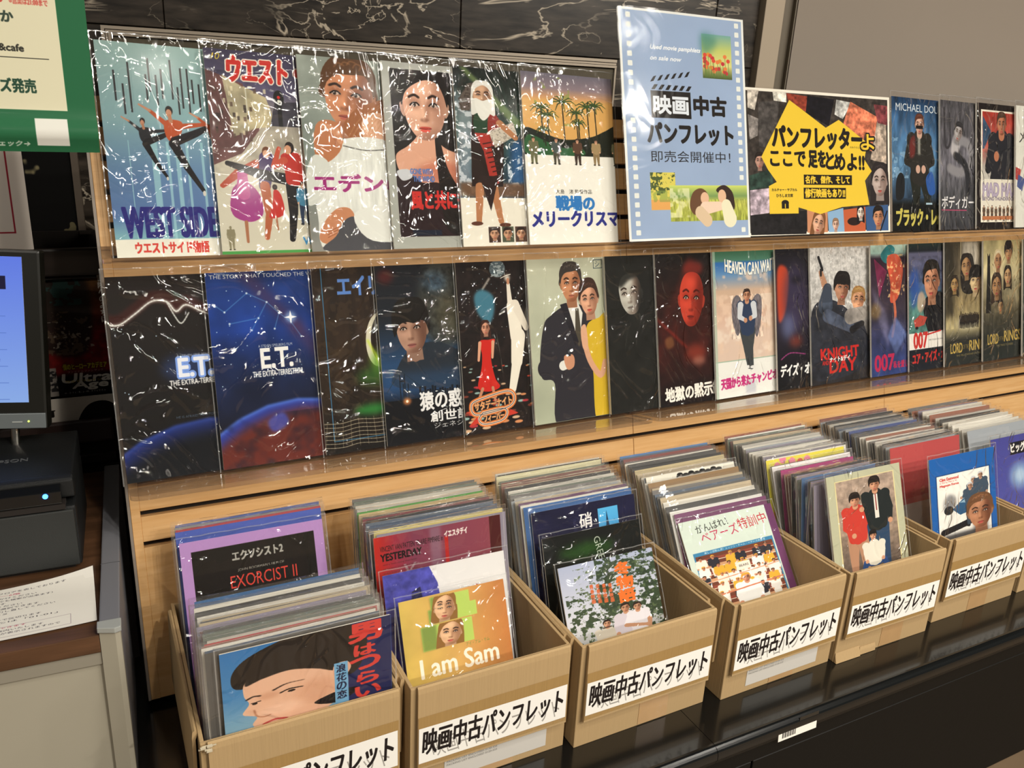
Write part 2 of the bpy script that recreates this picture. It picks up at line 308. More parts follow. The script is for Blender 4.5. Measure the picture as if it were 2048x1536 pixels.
def a_u4():
    c = Art(A4, 1, 'a8aba2'); c.rect(.045, .035, .66, .935, '1a1512'); old = c.clip
    m = np.zeros((c.h, c.w), np.float32); m[int(.035*c.k):int(.935*c.k), int(.045*c.k):int(.66*c.k)] = 1; c.clip = m
    c.blob([(.05, .5), (.13, .44), (.19, .38), (.2, .3), (.3, .3), (.31, .4), (.36, .45), (.48, .5), (.56, .62), (.3, .66), (.1, .62)], 'dba68a'); c.blob([(.08, .64), (.3, .52), (.6, .6), (.66, .7), (.5, .72), (.3, .64)], 'b0543c', .5, .02)
    c.rect(.15, .66, .66, .7, 'd08858', .5, .02); c.blob([(.04, .6), (.14, .6), (.2, .64), (.3, .64), (.4, .7), (.66, .72), (.66, .95), (.04, .95)], '28181a'); c.blob([(.3, .3), (.36, .55), (.44, .7), (.5, .9), (.34, .9), (.3, .6)], '1c1512')
    c.face(.245, .225, .36, 'e2b196', '17110f', 'up', turn=-.1, lip='b84438', shade=.35, wd=.76, neck=False); c.blob([(.05, .58), (.12, .57), (.14, .61), (.08, .63)], 'c8ccd0')
    c.text('GONE WITH', .13, .565, .03, .135, '4c74b8', bold=.003); c.text('THE WIND', .145, .605, .03, .13, '4c74b8', bold=.003); c.text('風と共に去りぬ', .125, .685, .1, .5, 'c8302a', bold=.006)
    c.clip = old; c.rect(.12, .9, .3, .93, '1a2030'); return c
def a_u5():
    c = Art(A4, 1, '1c2a24'); c.grad([(0, '141c18'), (.3, '22382e'), (.75, '34485c')]); c.noise((.02, .05), .5, 0, 0, A4, .75)
    c.poly([(.03, 0), (.06, 0), (.36, .31), (.3, .32)], '9cb46c', .55, .006); c.poly([(.0, .1), (.1, .25), (.05, .72), (0, .72)], 'a8b4c0', .6, .02); c.poly([(.27, .4), (A4, .3), (A4, .7), (.26, .68)], '2f64a0', .7, .02); c.noise(.03, .8, .25, .4, A4, .7, 'dce4ea', .6); c.noise(.03, .7, 0, .2, .08, .7, 'e0e6ea', .55)
    c.rect(0, .64, A4, .72, '6a4c34', .9, .01); c.rect(0, .725, A4, 1, 'e6e2d2')
    c.poly([(.02, .18), (.07, .09), (.13, .07), (.12, .14), (.07, .24), (.03, .24)], '5a5048'); c.noise(.008, .5, .02, .07, .12, .24, '2a221c', .5)
    c.poly([(.085, .24), (.2, .22), (.24, .36), (.22, .66), (.06, .66), (.07, .4)], '261812'); c.blob([(.09, .27), (.15, .22), (.17, .36), (.1, .38)], '22402a'); c.blob([(.17, .24), (.23, .3), (.22, .4), (.16, .42)], '8c2a22')
    c.poly([(.09, .36), (.16, .36), (.2, .64), (.16, .66), (.13, .46)], 'a8342a')
    for i in range(9): c.line([(.13+i*.007, .42+i*.026), (.17+i*.006, .41+i*.026)], .007, '3c1814')
    c.cap((.1, .66), (.085, .86), .022, .014, 'b07850'); c.cap((.17, .66), (.2, .86), .022, .014, 'b07850'); c.poly([(.1, .6), (.2, .6), (.15, .8)], '2a1a16'); c.ell(.075, .87, .03, .012, '5a3424'); c.ell(.22, .88, .03, .012, '5a3424')
    c.face(.14, .15, .13, 'c8a080', 'dcdcd4', 'long', det=1, lip='8a5a44'); c.blob([(.1, .17), (.14, .18), (.18, .17), (.18, .24), (.14, .29), (.11, .25)], 'e4e4dc')
    c.poly([(.16, .35), (.29, .29), (.31, .36), (.19, .44)], 'c8c0b0'); c.noise(.008, .5, .17, .3, .3, .43, '6a6258', .55); c.cap((.22, .3), (.3, .38), .018, .014, 'b07850')
    for i, b in enumerate(('3c2a20', '4a5240', '503a30', '38485a')): x = .13+i*.07; c.rect(x, .89, x+.062, .98, b); c.face(x+.03, .93, .06, 'c89a78', '2a1c16', det=0)
    return c.widen(1.3)
def a_u6():
    c = Art(A4, 1, 'eceadf'); c.grad([(0, '6a6672'), (.2, '8a7a80'), (.32, 'c8986c'), (.38, 'd8a860')], y1=.42)
    c.blob([(0, .33), (.08, .34), (.2, .38), (.34, .36), (.42, .32), (.5, .28), (.6, .34), (A4, .3), (A4, .52), (0, .52)], '1a2016'); c.blob([(.02, .36), (.12, .4), (.2, .43), (.28, .42), (.3, .47), (.1, .48), (.0, .46)], '2c5a34'); c.rect(0, .475, A4, 1, 'eceadf')
    c.noise(.05, .7, .06, .02, .24, .3, '8a9a4c', .55)
    for x, y, q in ((.09, .2, 1), (.12, .24, 1.1), (.2, .16, 1.3), (.27, .22, 1), (.33, .18, 1.2), (.37, .17, 1.1), (.1, .33, .7), (.55, .2, 1.2), (.28, .28, .8)):
        c.line([(x, y), (x+.008, y+.2*q if y+.2*q < .42 else .42)], .006, '2a2a1c')
        for i in range(9): t = i/9*6.283; c.line([(x, y), (x+.035*q*math.cos(t), y+.02*q*math.sin(t)-.008), (x+.055*q*math.cos(t), y+.035*q*math.sin(t)+.012)], .009, '22351f' if i % 2 else '3a5426', .9, 0, False, .003)
    for x, a, b in ((.045, '6a6a4c', '6a6a4c'), (.16, '4a5450', '4a4638'), (.27, '5a4030', '3a2c24'), (.37, 'a08860', '8a7450'), (.48, '6a6a4c', '5a5a44')): c.fig(x, .375, .155, None, a, b, fat=1.15)
    c.text('大島　渚 監督作品', .145, .675, .026, .19, '26221c', bold=.001); c.text('戦場の', .145, .715, .085, .2, '3078bc', bold=.006); c.text('メリークリスマス', .02, .805, .09, .52, '2c3284', bold=.008); return c.widen(1.5)
def a_blue():
    c = Art(.702, 1, 'e9ebe6', 900); c.rect(.012, .01, .69, .99, '9aafce'); c.noise(.2, .04)
    for i in range(24):
        y = .02+i*.0405
        for x in (.038, .648):
            if x > .6 and (.745 < y < .925): continue
            c.blob([(x, y+.003), (x+.003, y), (x+.021, y), (x+.024, y+.003), (x+.024, y+.019), (x+.021, y+.022), (x+.003, y+.022), (x, y+.019)], 'e4e8e2')
    c.grad([(0, '78a8a0'), (.35, 'c0c870'), (.7, 'd8d488'), (1, '4a5a30')], .45, .08, .625, .275); c.blob([(.45, .08), (.54, .1), (.5, .16), (.45, .17)], '3c7c74', .6, .02)
    for i in range(26): x, y = R.uniform(.46, .615), R.uniform(.17, .25); c.line([(x, y), (x+.003, .27)], .003, '5a7a38', .8); c.ell(x, y, .011, .009, R.choice(['d4503c', 'e08048', 'd8903c', 'c03a40']))
    c.text('Used movie pamphlets', .155, .148, .024, .28, 'f4f6f6', bold=.0013, shear=.4, a=.9); c.text('on sale now', .155, .195, .018, .17, 'f4f6f6', bold=.001, shear=.4, a=.9)
    c.rect(.15, .345, .372, .462, '221e1c'); c.poly([(.15, .3), (.15, .34), (.372, .34), (.372, .317), (.15, .3)], 'e8ecea', 0)
    for i in range(6): x = .155+i*.038; c.poly([(x, .34), (x+.018, .318), (x+.036, .318), (x+.018, .34)], '221e1c'); c.poly([(x-.004, .308-i*.0055), (x+.014, .285-i*.0055), (x+.03, .28-i*.0055), (x+.014, .304-i*.0055)], '221e1c')
    c.text('映画', .165, .365, .078, .19, 'dfe6ee', bold=.004); c.text('中古', .39, .36, .082, .19, '221e1c', bold=.005); c.text('パンフレット', .125, .485, .088, .49, '221e1c', bold=.007); c.text('即売会開催中！', .135, .605, .05, .46, '2a2a2e', bold=0)
    c.rect(.125, .7, .262, .865, 'd8cc60'); c.noise(.012, .9, .125, .7, .262, .8, '3c5030', .5); c.rect(.125, .82, .262, .865, 'e0a860'); c.noise(.02, .6, .125, .78, .262, .83, '8aa050', .5)
    c.grad([(0, 'cdd870'), (.3, '7c9a5c'), (.45, 'b8bc58'), (1, 'a0a848')], .228, .757, .69, .918); c.noise((.006, .03), .35, .228, .82, .69, .918); c.noise(.05, .6, .228, .77, .34, .9, 'f0eec8', .5)
    c.blob([(.36, .79), (.41, .77), (.45, .8), (.44, .87), (.37, .89), (.34, .85)], '6a4a34'); c.ell(.43, .815, .025, .028, 'e0b898'); c.cap((.43, .86), (.53, .85), .03, .02, 'e8cfb8'); c.blob([(.5, .78), (.55, .755), (.6, .79), (.61, .86), (.58, .88), (.56, .82)], '3a2a24'); c.ell(.535, .805, .025, .03, 'e0b898'); c.cap((.56, .85), (.58, .91), .03, .04, 'e6e2c4'); c.cap((.4, .88), (.44, .915), .03, .03, 'd8c0a0')
    return c
def a_yel():
    c = Art(1.42, 1, 'f0eadc', 640); c.rect(.02, .02, 1.4, .98, '3a3430')
    q = lambda x, y: ((x-672)/493, (y-415)/705)
    def card(P, col, tx=None): c.poly([q(*p) for p in P], col)
    card([(690, 425), (740, 425), (720, 520), (690, 510)], 'c8c0b4'); card([(735, 480), (830, 470), (800, 700), (735, 690)], '4a4644'); card([(800, 425), (862, 425), (862, 475), (805, 470)], 'd8d4c8'); card([(862, 430), (960, 440), (960, 520), (870, 470)], '8c3c2c'); card([(960, 435), (1090, 445), (1060, 580), (950, 520)], '16141a'); card([(1100, 445), (1180, 455), (1130, 540), (1090, 520)], 'c4c4c0'); card([(1170, 450), (1310, 520), (1280, 700), (1120, 600)], 'd87c5c')
    for i in range(6): c.poly([q(1160+i*24, 690), q(1168+i*24, 600+i % 3*12), q(1180+i*24, 690)], '4a3a38')
    card([(1310, 530), (1355, 540), (1355, 760), (1270, 740)], 'b0a090'); card([(1290, 455), (1362, 460), (1362, 560), (1310, 550)], '7c3c40'); card([(1275, 790), (1362, 760), (1362, 970), (1265, 975)], '1c1a1c'); card([(690, 540), (735, 560), (730, 640), (695, 660)], '8a8480'); card([(688, 830), (780, 800), (800, 880), (690, 900)], '2c4038'); card([(690, 900), (775, 890), (772, 1010), (690, 1020)], 'b8a8b4'); card([(690, 1020), (950, 1000), (940, 1118), (690, 1115)], '1e1c1e')
    c.noise(.03, .5, .02, .02, 1.4, .98); c.face(*q(1318, 850), .22, 'b8a8a0', '2a2424', 'long', det=1); c.face(*q(735, 760), .1, 'b89080', '241c18')
    card([(945, 985), (1045, 1010), (1045, 1112), (945, 1112)], 'c88c68'); c.face(*q(1000, 1065), .15, 'dcae90', '7a5030', 'long', rot=.25); card([(1045, 1010), (1125, 990), (1130, 1112), (1050, 1112)], '8cb0d0'); c.face(*q(1085, 1075), .08, 'e0bca8', '8a6a50'); card([(1125, 1000), (1240, 985), (1240, 1112), (1130, 1112)], 'c0603c'); c.ell(*q(1180, 1060), .07, .03, '2c1c18'); c.face(*q(1215, 1015), .09, 'e0d8cc', '181418', 'long'); card([(1240, 985), (1362, 975), (1362, 1112), (1245, 1112)], '3a5a88'); c.face(*q(1308, 1040), .14, 'c8906c', '1c1614'); c.line([q(1320, 1110), q(1355, 1010)], .012, '181416')
    c.poly([q(*p) for p in ((875, 462), (1045, 588), (1110, 545), (1255, 655), (1238, 740), (1276, 800), (1240, 850), (1262, 975), (1120, 985), (1010, 1020), (905, 985), (905, 1015), (773, 1015), (773, 880), (808, 860), (770, 800), (743, 740), (790, 640))], 'e8c63c')
    def T(t, x0, y0, x1, y1, col='201a16', b=.005, **k): a = q(x0, y0); e = q(x1, y1); c.text(t, a[0], a[1], e[1]-a[1], e[0]-a[0], col, b, **k)
    T('パンフレッター', 795, 590, 1225, 692, b=.009); T('よ', 1222, 612, 1290, 690, 'f0c83c', .004, out='201a16', ow=.014); T('ここで', 783, 712, 942, 782, b=.005); T('足を', 958, 705, 1040, 786, b=.011); T('と', 1043, 712, 1082, 792, b=.014); T('めよ!!', 1085, 716, 1236, 796, b=.009)
    c.rect(*q(933, 823), *q(1172, 873), '201a16'); T('名作、傑作、そして', 941, 829, 1160, 866, 'e8c63c', .003); c.rect(*q(931, 888), *q(1140, 943), '201a16'); T('修行映画もあり!!', 938, 893, 1135, 936, 'e8c63c', .004)
    T('カルチャー・サブカル', 785, 891, 900, 905, b=.001); T('ひろしま文庫', 805, 918, 880, 934, b=.001); c.rect(*q(828, 962), *q(860, 990), '201a16'); c.ell(*q(844, 962), .034, .02, '201a16'); c.rect(*q(842, 966), *q(846, 988), 'e8c63c'); T('のみうらじゅん', 1165, 676, 1232, 686, b=0)
    return c
def a_u7():
    c = Art(A4, 1, '2a4c70'); c.grad([(0, '1c3a5c'), (.15, '3a6088'), (.5, '5a84a8'), (.75, '2a3c50'), (.8, '101210'), (1, '0c0d0c')]); c.noise((.05, .15), .5, 0, 0, A4, .75); c.noise(.06, .7, 0, .3, .2, .6, '8ab0cc', .5)
    c.fig(.34, .13, 1.0, dict(pl=(-.05, .46), pr=(.06, .46), kl=(-.04, .6), kr=(.1, .6), fl=(-.04, .7), fr=(.1, .72), hl=(-.02, .4), hr=(.05, .4), el=(-.16, .34), er=(.16, .34)), '2a2824', '22241e', 'cfa894', '5a3428', fat=1.15)
    c.rect(.295, .2, .385, .225, '1a1412'); c.blob([(.22, .32), (.28, .28), (.28, .42), (.22, .44)], '7a2c28', .8, .01); c.rect(.32, .29, .35, .42, 'a8a89c', .9, .008); c.blob([(.42, .6), (.5, .55), (.54, .7), (.46, .72)], '2c58a0'); c.blob([(.05, .62), (.1, .56), (.15, .6), (.14, .74), (.05, .76)], '1c1e20')
    c.text('MICHAEL DOUGLAS', .05, .045, .055, .72, 'dfe6ea', bold=.001); c.rect(0, .8, A4, 1, '0d0e0d'); c.text('ブラック・レイン', .05, .83, .13, .68, 'c8bc5c', bold=.009); c.rect(.42, .785, .5, .8, 'a8c4d4'); return c
def a_u8():
    c = Art(A4, 1, '56545a'); c.grad([(0, '4c4a4e'), (.5, '6a6870'), (.72, '4c4c50'), (1, '38383c')]); c.noise((.02, .08), .5)
    c.blob([(.16, .3), (.25, .18), (.3, .24), (.22, .42), (.14, .4)], 'c8c4c4', .8, .01); c.line([(.2, .3), (.36, .32), (.42, .45), (.28, .55), (.12, .52)], .07, '8a888c', .9, .01, True); c.line([(.2, .42), (.34, .5), (.38, .7)], .06, '2c2c30', 1, .006, True); c.face(.24, .24, .14, 'a8a4a4', '2c2a2c', rot=.3); c.line([(.05, .06), (.06, .32), (.1, .36), (.13, .3), (.12, .1)], .02, '38363a', 1, .003, True)
    c.text('ボディガード', .02, .735, .1, .52, 'e8e6e6', bold=.002); c.line([(.02, .845), (.35, .85)], .008, 'b04868'); return c
def a_u9():
    c = Art(A4, 1, '1c1413'); c.rect(.055, .05, .65, .95, 'f0ead8'); c.rect(.075, .065, .63, .93, '8c3a28'); c.grad([(0, 'a83428'), (.3, 'b4584c'), (.5, '9a948c'), (.65, 'dcd8cc'), (1, 'e4dccc')], .075, .065, .63, .93); c.poly([(.08, .1), (.2, .22), (.1, .36), (.08, .36)], '34506c'); c.noise(.07, .3, .075, .07, .63, .6)
    c.fig(.35, .08, 1.2, dict(pl=(-.06, .44), pr=(.06, .44), kl=(-.05, .44), kr=(.05, .44), fl=(-.05, .45), fr=(.05, .45), el=(-.16, .36), hl=(-.06, .28)), '24242a', '24242a', 'b87858', '4a3426', fat=1.25); c.rect(.1, .6, .63, .93, 'e2dccc')
    c.text('MAD MAX', .085, .635, .1, .5, 'b4a8bc', bold=.008, out='7c7088', ow=.004); c.text('BEYOND THUNDERDOME', .08, .745, .028, .5, '70667c', bold=.002)
    for i in range(9): c.fig(.1+i*.058, .815+.01*(i % 2), .12, None, '5c4a3c', '4a3a30', fat=1.4)
    c.rect(.075, .9, .63, .93, 'b8744c'); return c
def a_u10():
    c = Art(A4, 1, 'dcdbd0'); c.text('メ', .05, .2, .1, None, '2c2a2a'); c.poly([(.0, .5), (.08, .52), (.06, .62), (0, .6)], 'b04440'); c.poly([(.04, .56), (.14, .6), (.1, .7), (.02, .66)], '4c5a8c'); return c
def stars(c, n, x1, y0, y1, col='b8d4ec'):
    for i in range(n): r = R.choice([.0012, .0018, .003]); c.ell(R.uniform(.02, x1), R.uniform(y0, y1), r, r, col, .9)
def a_l1():
    c = Art(A4, 1, '1b1816'); c.grad([(0, '221c19'), (.5, '1a1716'), (1, '12110f')]); stars(c, 22, .6, .25, .6)
    P = [(-.02, .2), (.04, .21), (.12, .16), (.2, .105), (.27, .11), (.31, .16), (.36, .13), (.44, .17), (.6, .24), (.72, .28)]
    c.line(P, .05, '3c1c18', .6, .012, True); c.line([(x, y+.02) for x, y in P], .012, 'c8d0cc', .5, .006, True); c.line([(x, y+.02) for x, y in P], .006, 'f2f4ee', .95, .0015, True); c.line([(.27, .13), (.3, .2), (.33, .24), (.37, .19)], .006, 'dfe4e0', .9, .002, True)
    c.ell(.33, .46, .12, .07, '3a64c8', .35, .03); c.text('E.T.', .295, .415, .09, .165, 'eef2fa', bold=.006, out='7fa4ee', ow=.01); c.text('A STEVEN SPIELBERG FILM', .29, .395, .012, .2, 'b8c0cc'); c.text('THE EXTRA-TERRESTRIAL', .245, .52, .026, .3, 'f0f0ec', bold=.002)
    c.ell(.42, 1.5, .78, .775, '3c5cc0', .9, .006); c.ell(.42, 1.51, .78, .775, '1c2a6c', .95, .02); c.ell(.45, 1.56, .78, .78, '121418', 1, .04); c.text('HE IS AFRAID. HE IS TOTALLY ALONE.', .26, .7, .012, .3, '5c7490', a=.8); return c
def a_l2():
    c = Art(A4, 1, '1a2c5c'); c.grad([(0, '1c3878'), (.3, '1c3f94'), (.5, '14244c'), (.75, '161c34'), (1, '3a2420')]); c.noise(.2, .4); c.line([(.2, .02), (.45, .3), (.6, .5)], .07, '5c3048', .5, .03); stars(c, 60, .68, .06, .6)
    N = [(.03, .16), (.08, .2), (.2, .11), (.3, .16), (.36, .22), (.42, .27), (.47, .35), (.25, .24), (.1, .26), (.33, .3), (.21, .3)]
    for a, b in ((0, 1), (1, 2), (2, 3), (3, 4), (4, 5), (5, 6), (3, 7), (7, 8), (7, 10), (4, 9)): c.line([N[a], N[b]], .0025, '6fb4ec', .8, .001)
    for p in N: c.ell(*p, .005, .005, 'e4f2fa', 1, .001)
    c.ell(.42, .245, .03, .03, '9cc8f4', .6, .012); c.poly([(.42, .21), (.427, .238), (.455, .245), (.427, .252), (.42, .28), (.413, .252), (.385, .245), (.413, .238)], 'f6faff'); c.text('THE STORY THAT TOUCHED THE WORLD', .02, .012, .02, .62, 'e4e4e0', bold=.0008)
    c.text('A STEVEN SPIELBERG FILM', .235, .378, .014, .18, 'dcdcdc'); c.text('E.T.', .245, .4, .1, .165, 'f2f2ee', bold=.006); c.text('THE EXTRA-TERRESTRIAL', .195, .515, .028, .27, 'f0f0ec', bold=.003)
    c.ell(.42, 1.42, .74, .745, '5c88f0', .9, .006); c.ell(.42, 1.43, .735, .742, '2c3c9c', .95, .012); c.ell(.44, 1.46, .72, .735, '6a2a1c', .95, .03); c.noise(.1, .7, 0, .74, A4, 1, '1c1a2c', .5, soft=.3); c.blob([(.25, .78), (.33, .74), (.36, .8), (.28, .84)], '4058c8', .7, .01); return c
def a_l3():
    c = Art(A4, 1, '2b211a'); c.grad([(0, '2c2018'), (.6, '302419'), (1, '16120f')]); c.noise((.05, .2), .4); c.noise(.05, .35, 0, 0, A4, .8, '4c3c28', .58)
    c.rect(.05, 0, .054, .93, '3f7aa0'); c.rect(.05, .93, .64, .934, '3f7aa0'); c.text('エイリアン', .14, .05, .1, .42, '5c86cc', bold=.009)
    c.ell(.36, .4, .08, .15, 'd4d0b8', rot=.1); c.ell(.385, .39, .075, .14, '241c16', rot=.1); c.ell(.36, .52, .06, .06, '68a828', .8, .03); c.line([(.29, .4), (.34, .5), (.36, .56)], .012, 'c8e040', .9, .006); c.ell(.33, .6, .12, .05, '3c8c30', .5, .03); c.ell(.3, .78, .12, .03, '2c8c38', .8, .02)
    for j in range(7):
        y = .83+j*.022; c.line([(0, y), (.1, y+.008), (.2, y-.004), (.32, y+.006), (.5, y), (A4, y+.004)], .0035, 'c8bcA0'.lower(), .7, 0, True)
    for i in range(16): c.line([(.02+i*.045, .82), (.0+i*.05, .97)], .003, 'b0a488', .5)
    return c
def a_l4():
    c = Art(A4, 1, '141a24'); c.grad([(0, '16181e'), (.3, '1a2028'), (.55, '24466c'), (.68, '1f3a5c'), (.8, '0e1118'), (1, '0c0c10')])
    c.ell(.42, .22, .17, .26, '3c3c34', .8, .03); c.ell(.36, .1, .08, .06, '3c5c7c', .5, .03); c.noise(.03, .6, .28, .02, .62, .45); c.ell(.45, .3, .09, .12, '5a543c', .5, .03); c.ell(.06, .06, .05, .04, '6c1c18', .6, .02)
    c.blob([(.1, .56), (.2, .46), (.36, .44), (.5, .5), (.7, .56), (.7, .7), (.1, .68)], '222a34'); c.blob([(.17, .46), (.24, .45), (.25, .52), (.2, .54)], '8c6856')
    c.face(.2, .355, .27, 'b08a74', '17130f', 'mop', rot=-.05, turn=-.3, lip='84504a', shade=.7)
    c.rect(0, .6, A4, .72, '2c5c94', .35, .03)
    for x, y in ((.1, .6), (.12, .66)): c.rect(x, y, x+.006, .78, '141c28'); c.rect(x+.03, y, x+.036, .78, '141c28'); c.rect(x, y+.04, x+.036, y+.048, '141c28')
    c.line([(.1, .6), (.02, .7)], .003, '20303c'); c.line([(.13, .6), (.3, .74)], .003, '20303c')
    for i in range(30): x = .22+i*.016; c.rect(x, .72-R.uniform(0, .035), x+.013, .76, '10161f')
    c.rect(0, .75, A4, 1, '0c0d12'); c.ell(.14, .76, .025, .02, 'e89050', .8, .01); c.ell(.14, .76, .008, .008, 'fff0d0')
    c.text('猿の惑星', .22, .72, .105, .36, 'e8e8e6', bold=.004); c.text('創世記', .28, .835, .062, .26, 'e8e8e6', bold=.002); c.text('ジェネシス', .3, .905, .03, .24, 'e8e8e6', bold=.001); return c
def a_l5():
    c = Art(A4, 1, '1c1412'); c.noise(.04, .5)
    for i in range(90): x, y = R.uniform(0, A4), R.uniform(.6, .98); f = (y-.55)*2; c.ell(x, y, .026*f+.008, .008*f+.003, R.choice(['e05038', 'f0a068', 'c83840', 'f0c8a0', '8c4030', 'a8d0c8']), .85, .002)
    for i in range(60): c.ell(R.uniform(.03, .4), R.uniform(.03, .45), .003, .002, R.choice(['9ab8c4', 'd8d8d0', '6c4038']), .8)
    c.ell(.28, .045, .055, .05, '4c5a60'); c.noise(.01, .7, .23, .01, .33, .09, 'b8c4c4', .5); c.line([(.17, .16), (.22, .1)], .012, 'dcd8cc', .7, .005); c.blob([(.11, .2), (.16, .16), (.24, .2), (.24, .3), (.2, .36), (.13, .3)], '4888a0', .85, .008)
    c.line([(.3, .1), (.34, .085), (.37, .08)], .004, 'f8f4e8'); c.ell(.345, .1, .02, .02, 'f8f0e0', .8, .008)
    c.cap((.35, .14), (.355, .25), .012, .018, 'e4dccc'); c.ell(.35, .12, .01, .02, 'c08868'); c.cap((.37, .27), (.39, .45), .04, .045, 'e8e2d2'); c.cap((.4, .45), (.38, .6), .05, .04, 'e8e2d2'); c.cap((.38, .6), (.34, .76), .035, .025, 'e8e2d2'); c.cap((.39, .26), (.46, .4), .03, .02, 'e0d8c8')
    c.face(.175, .385, .075, 'cc9478', '3a2018', 'long', det=0); c.blob([(.13, .46), (.19, .455), (.235, .46), (.2, .55), (.22, .68), (.25, .74), (.17, .76), (.1, .73), (.13, .62), (.14, .54)], 'c8261c'); c.cap((.13, .47), (.115, .57), .011, .008, 'd8a080'); c.cap((.22, .47), (.21, .56), .011, .008, 'd8a080'); c.cap((.13, .74), (.08, .84), .01, .007, 'c08868'); c.cap((.2, .74), (.215, .83), .01, .007, 'c08868')
    for o, col, ww in ((0, 'd87838', .03), (0, 'f0dcc8', .012), (0, '38383c', .004)): c.line([(.1, .8), (.28, .77), (.34, .79), (.34, .84), (.28, .87), (.1, .89), (.05, .87), (.05, .82), (.1, .8)], ww, col, 1, 0, True); c.line([(.12, .88), (.26, .87), (.29, .9), (.25, .94), (.13, .95), (.09, .92), (.12, .88)], ww, col, 1, 0, True)
    c.poly([(.02, .95), (.08, .9), (.09, .94)], 'c83c2c'); c.poly([(.37, .91), (.31, .88), (.3, .92)], 'c83c2c'); c.text('サタデーナイト', .065, .815, .05, .26, 'e8a468', bold=.004, out='38383c', ow=.003, rot=-.06); c.text('フィーバー', .125, .895, .045, .14, 'e8a468', bold=.004, out='38383c', ow=.003, rot=-.05); return c
def a_l6():
    c = Art(A4, 1, 'b6baa2'); c.grad([(0, 'bcbfa8'), (1, 'aab098')]); c.noise(.2, .08)
    c.blob([(.06, .6), (.1, .4), (.16, .34), (.27, .29), (.42, .3), (.48, .42), (.5, .7), (.5, 1.02), (.17, 1.02), (.16, .76), (.07, .72)], '2c2a30'); c.poly([(.27, .27), (.36, .26), (.4, .34), (.37, .5), (.33, .44)], 'dcdcd4'); c.poly([(.345, .31), (.37, .31), (.385, .5), (.36, .55), (.335, .48)], '4a4438')
    c.face(.32, .155, .22, 'c08660', '3a3430', turn=.05, lip='9a5c48', shade=.4, wd=.7); c.poly([(.23, .28), (.28, .27), (.36, .52), (.33, .54)], '232127')
    c.blob([(.43, .42), (.52, .38), (.6, .4), (.6, 1.02), (.47, 1.02), (.46, .7), (.42, .56)], 'cfae2c'); c.face(.455, .26, .19, 'd8a484', '3c2820', 'up', turn=-.1, lip='b04c40', wd=.72, rot=-.06); c.line([(.4, .5), (.44, .64), (.52, .74), (.56, .66)], .04, 'd2a080', 1, 0, True); c.blob([(.38, .44), (.42, .42), (.43, .56), (.39, .56)], 'd8a888')
    c.cap((.1, .66), (.24, .66), .06, .05, '2c2a30'); c.cap((.23, .655), (.27, .645), .03, .03, 'e0e0d8'); c.blob([(.24, .6), (.3, .59), (.32, .62), (.31, .67), (.26, .68)], 'c89070'); c.ell(.28, .575, .018, .022, '24262a'); c.rect(.268, .56, .292, .6, '24262a'); c.ell(.28, .572, .008, .01, '4c5058')
    c.frame(.5, .015, .57, .07, .004, '2a3c4c'); c.text('シ', .515, .025, .035, None, '2a3c4c'); c.rect(0, .998, A4, 1, '8a8c78'); return c
def a_l7():
    c = Art(A4, 1, '1e1e1b'); c.noise(.08, .25)
    c.face(.2, .24, .26, 'b4b2a8', '1e1e1b', 'none', rot=-.1, turn=-.35, shade=.9, lip='6c6a64', neck=False); c.blob([(.26, .08), (.34, .12), (.36, .34), (.3, .42), (.25, .34), (.27, .2)], '1c1c1a', .9, .02); c.blob([(.09, .1), (.2, .08), (.3, .12), (.2, .15), (.11, .2)], '1e1e1b', .9, .012); return c
def a_l8():
    c = Art(A4, 1, '24120f'); c.grad([(0, '181616'), (.3, '2c1410'), (.6, '3c1612'), (1, '160f10')]); c.line([(.05, .5), (.3, .05)], .06, '4c1c16', .6, .02); c.line([(0, .42), (.25, .62)], .02, 'b03020', .5, .01); c.noise(.08, .35)
    c.face(.31, .3, .36, 'c0402c', '3c120e', 'none', rot=.08, turn=-.1, shade=.75, lip='6c1c14', brow='4c140c', neck=False, wd=.62); c.ell(.33, .1, .09, .05, '9c2c20', .6, .02); c.ell(.33, .66, .1, .05, 'a03c28', .6, .03); c.ell(.36, .72, .06, .03, 'd89078', .5, .02); c.blob([(.06, .56), (.12, .54), (.14, .6), (.08, .62)], '9c6c3c', .5, .01)
    c.text('地獄の黙示録', .045, .88, .095, .52, 'eeeadf', bold=.006, rot=-.03); return c
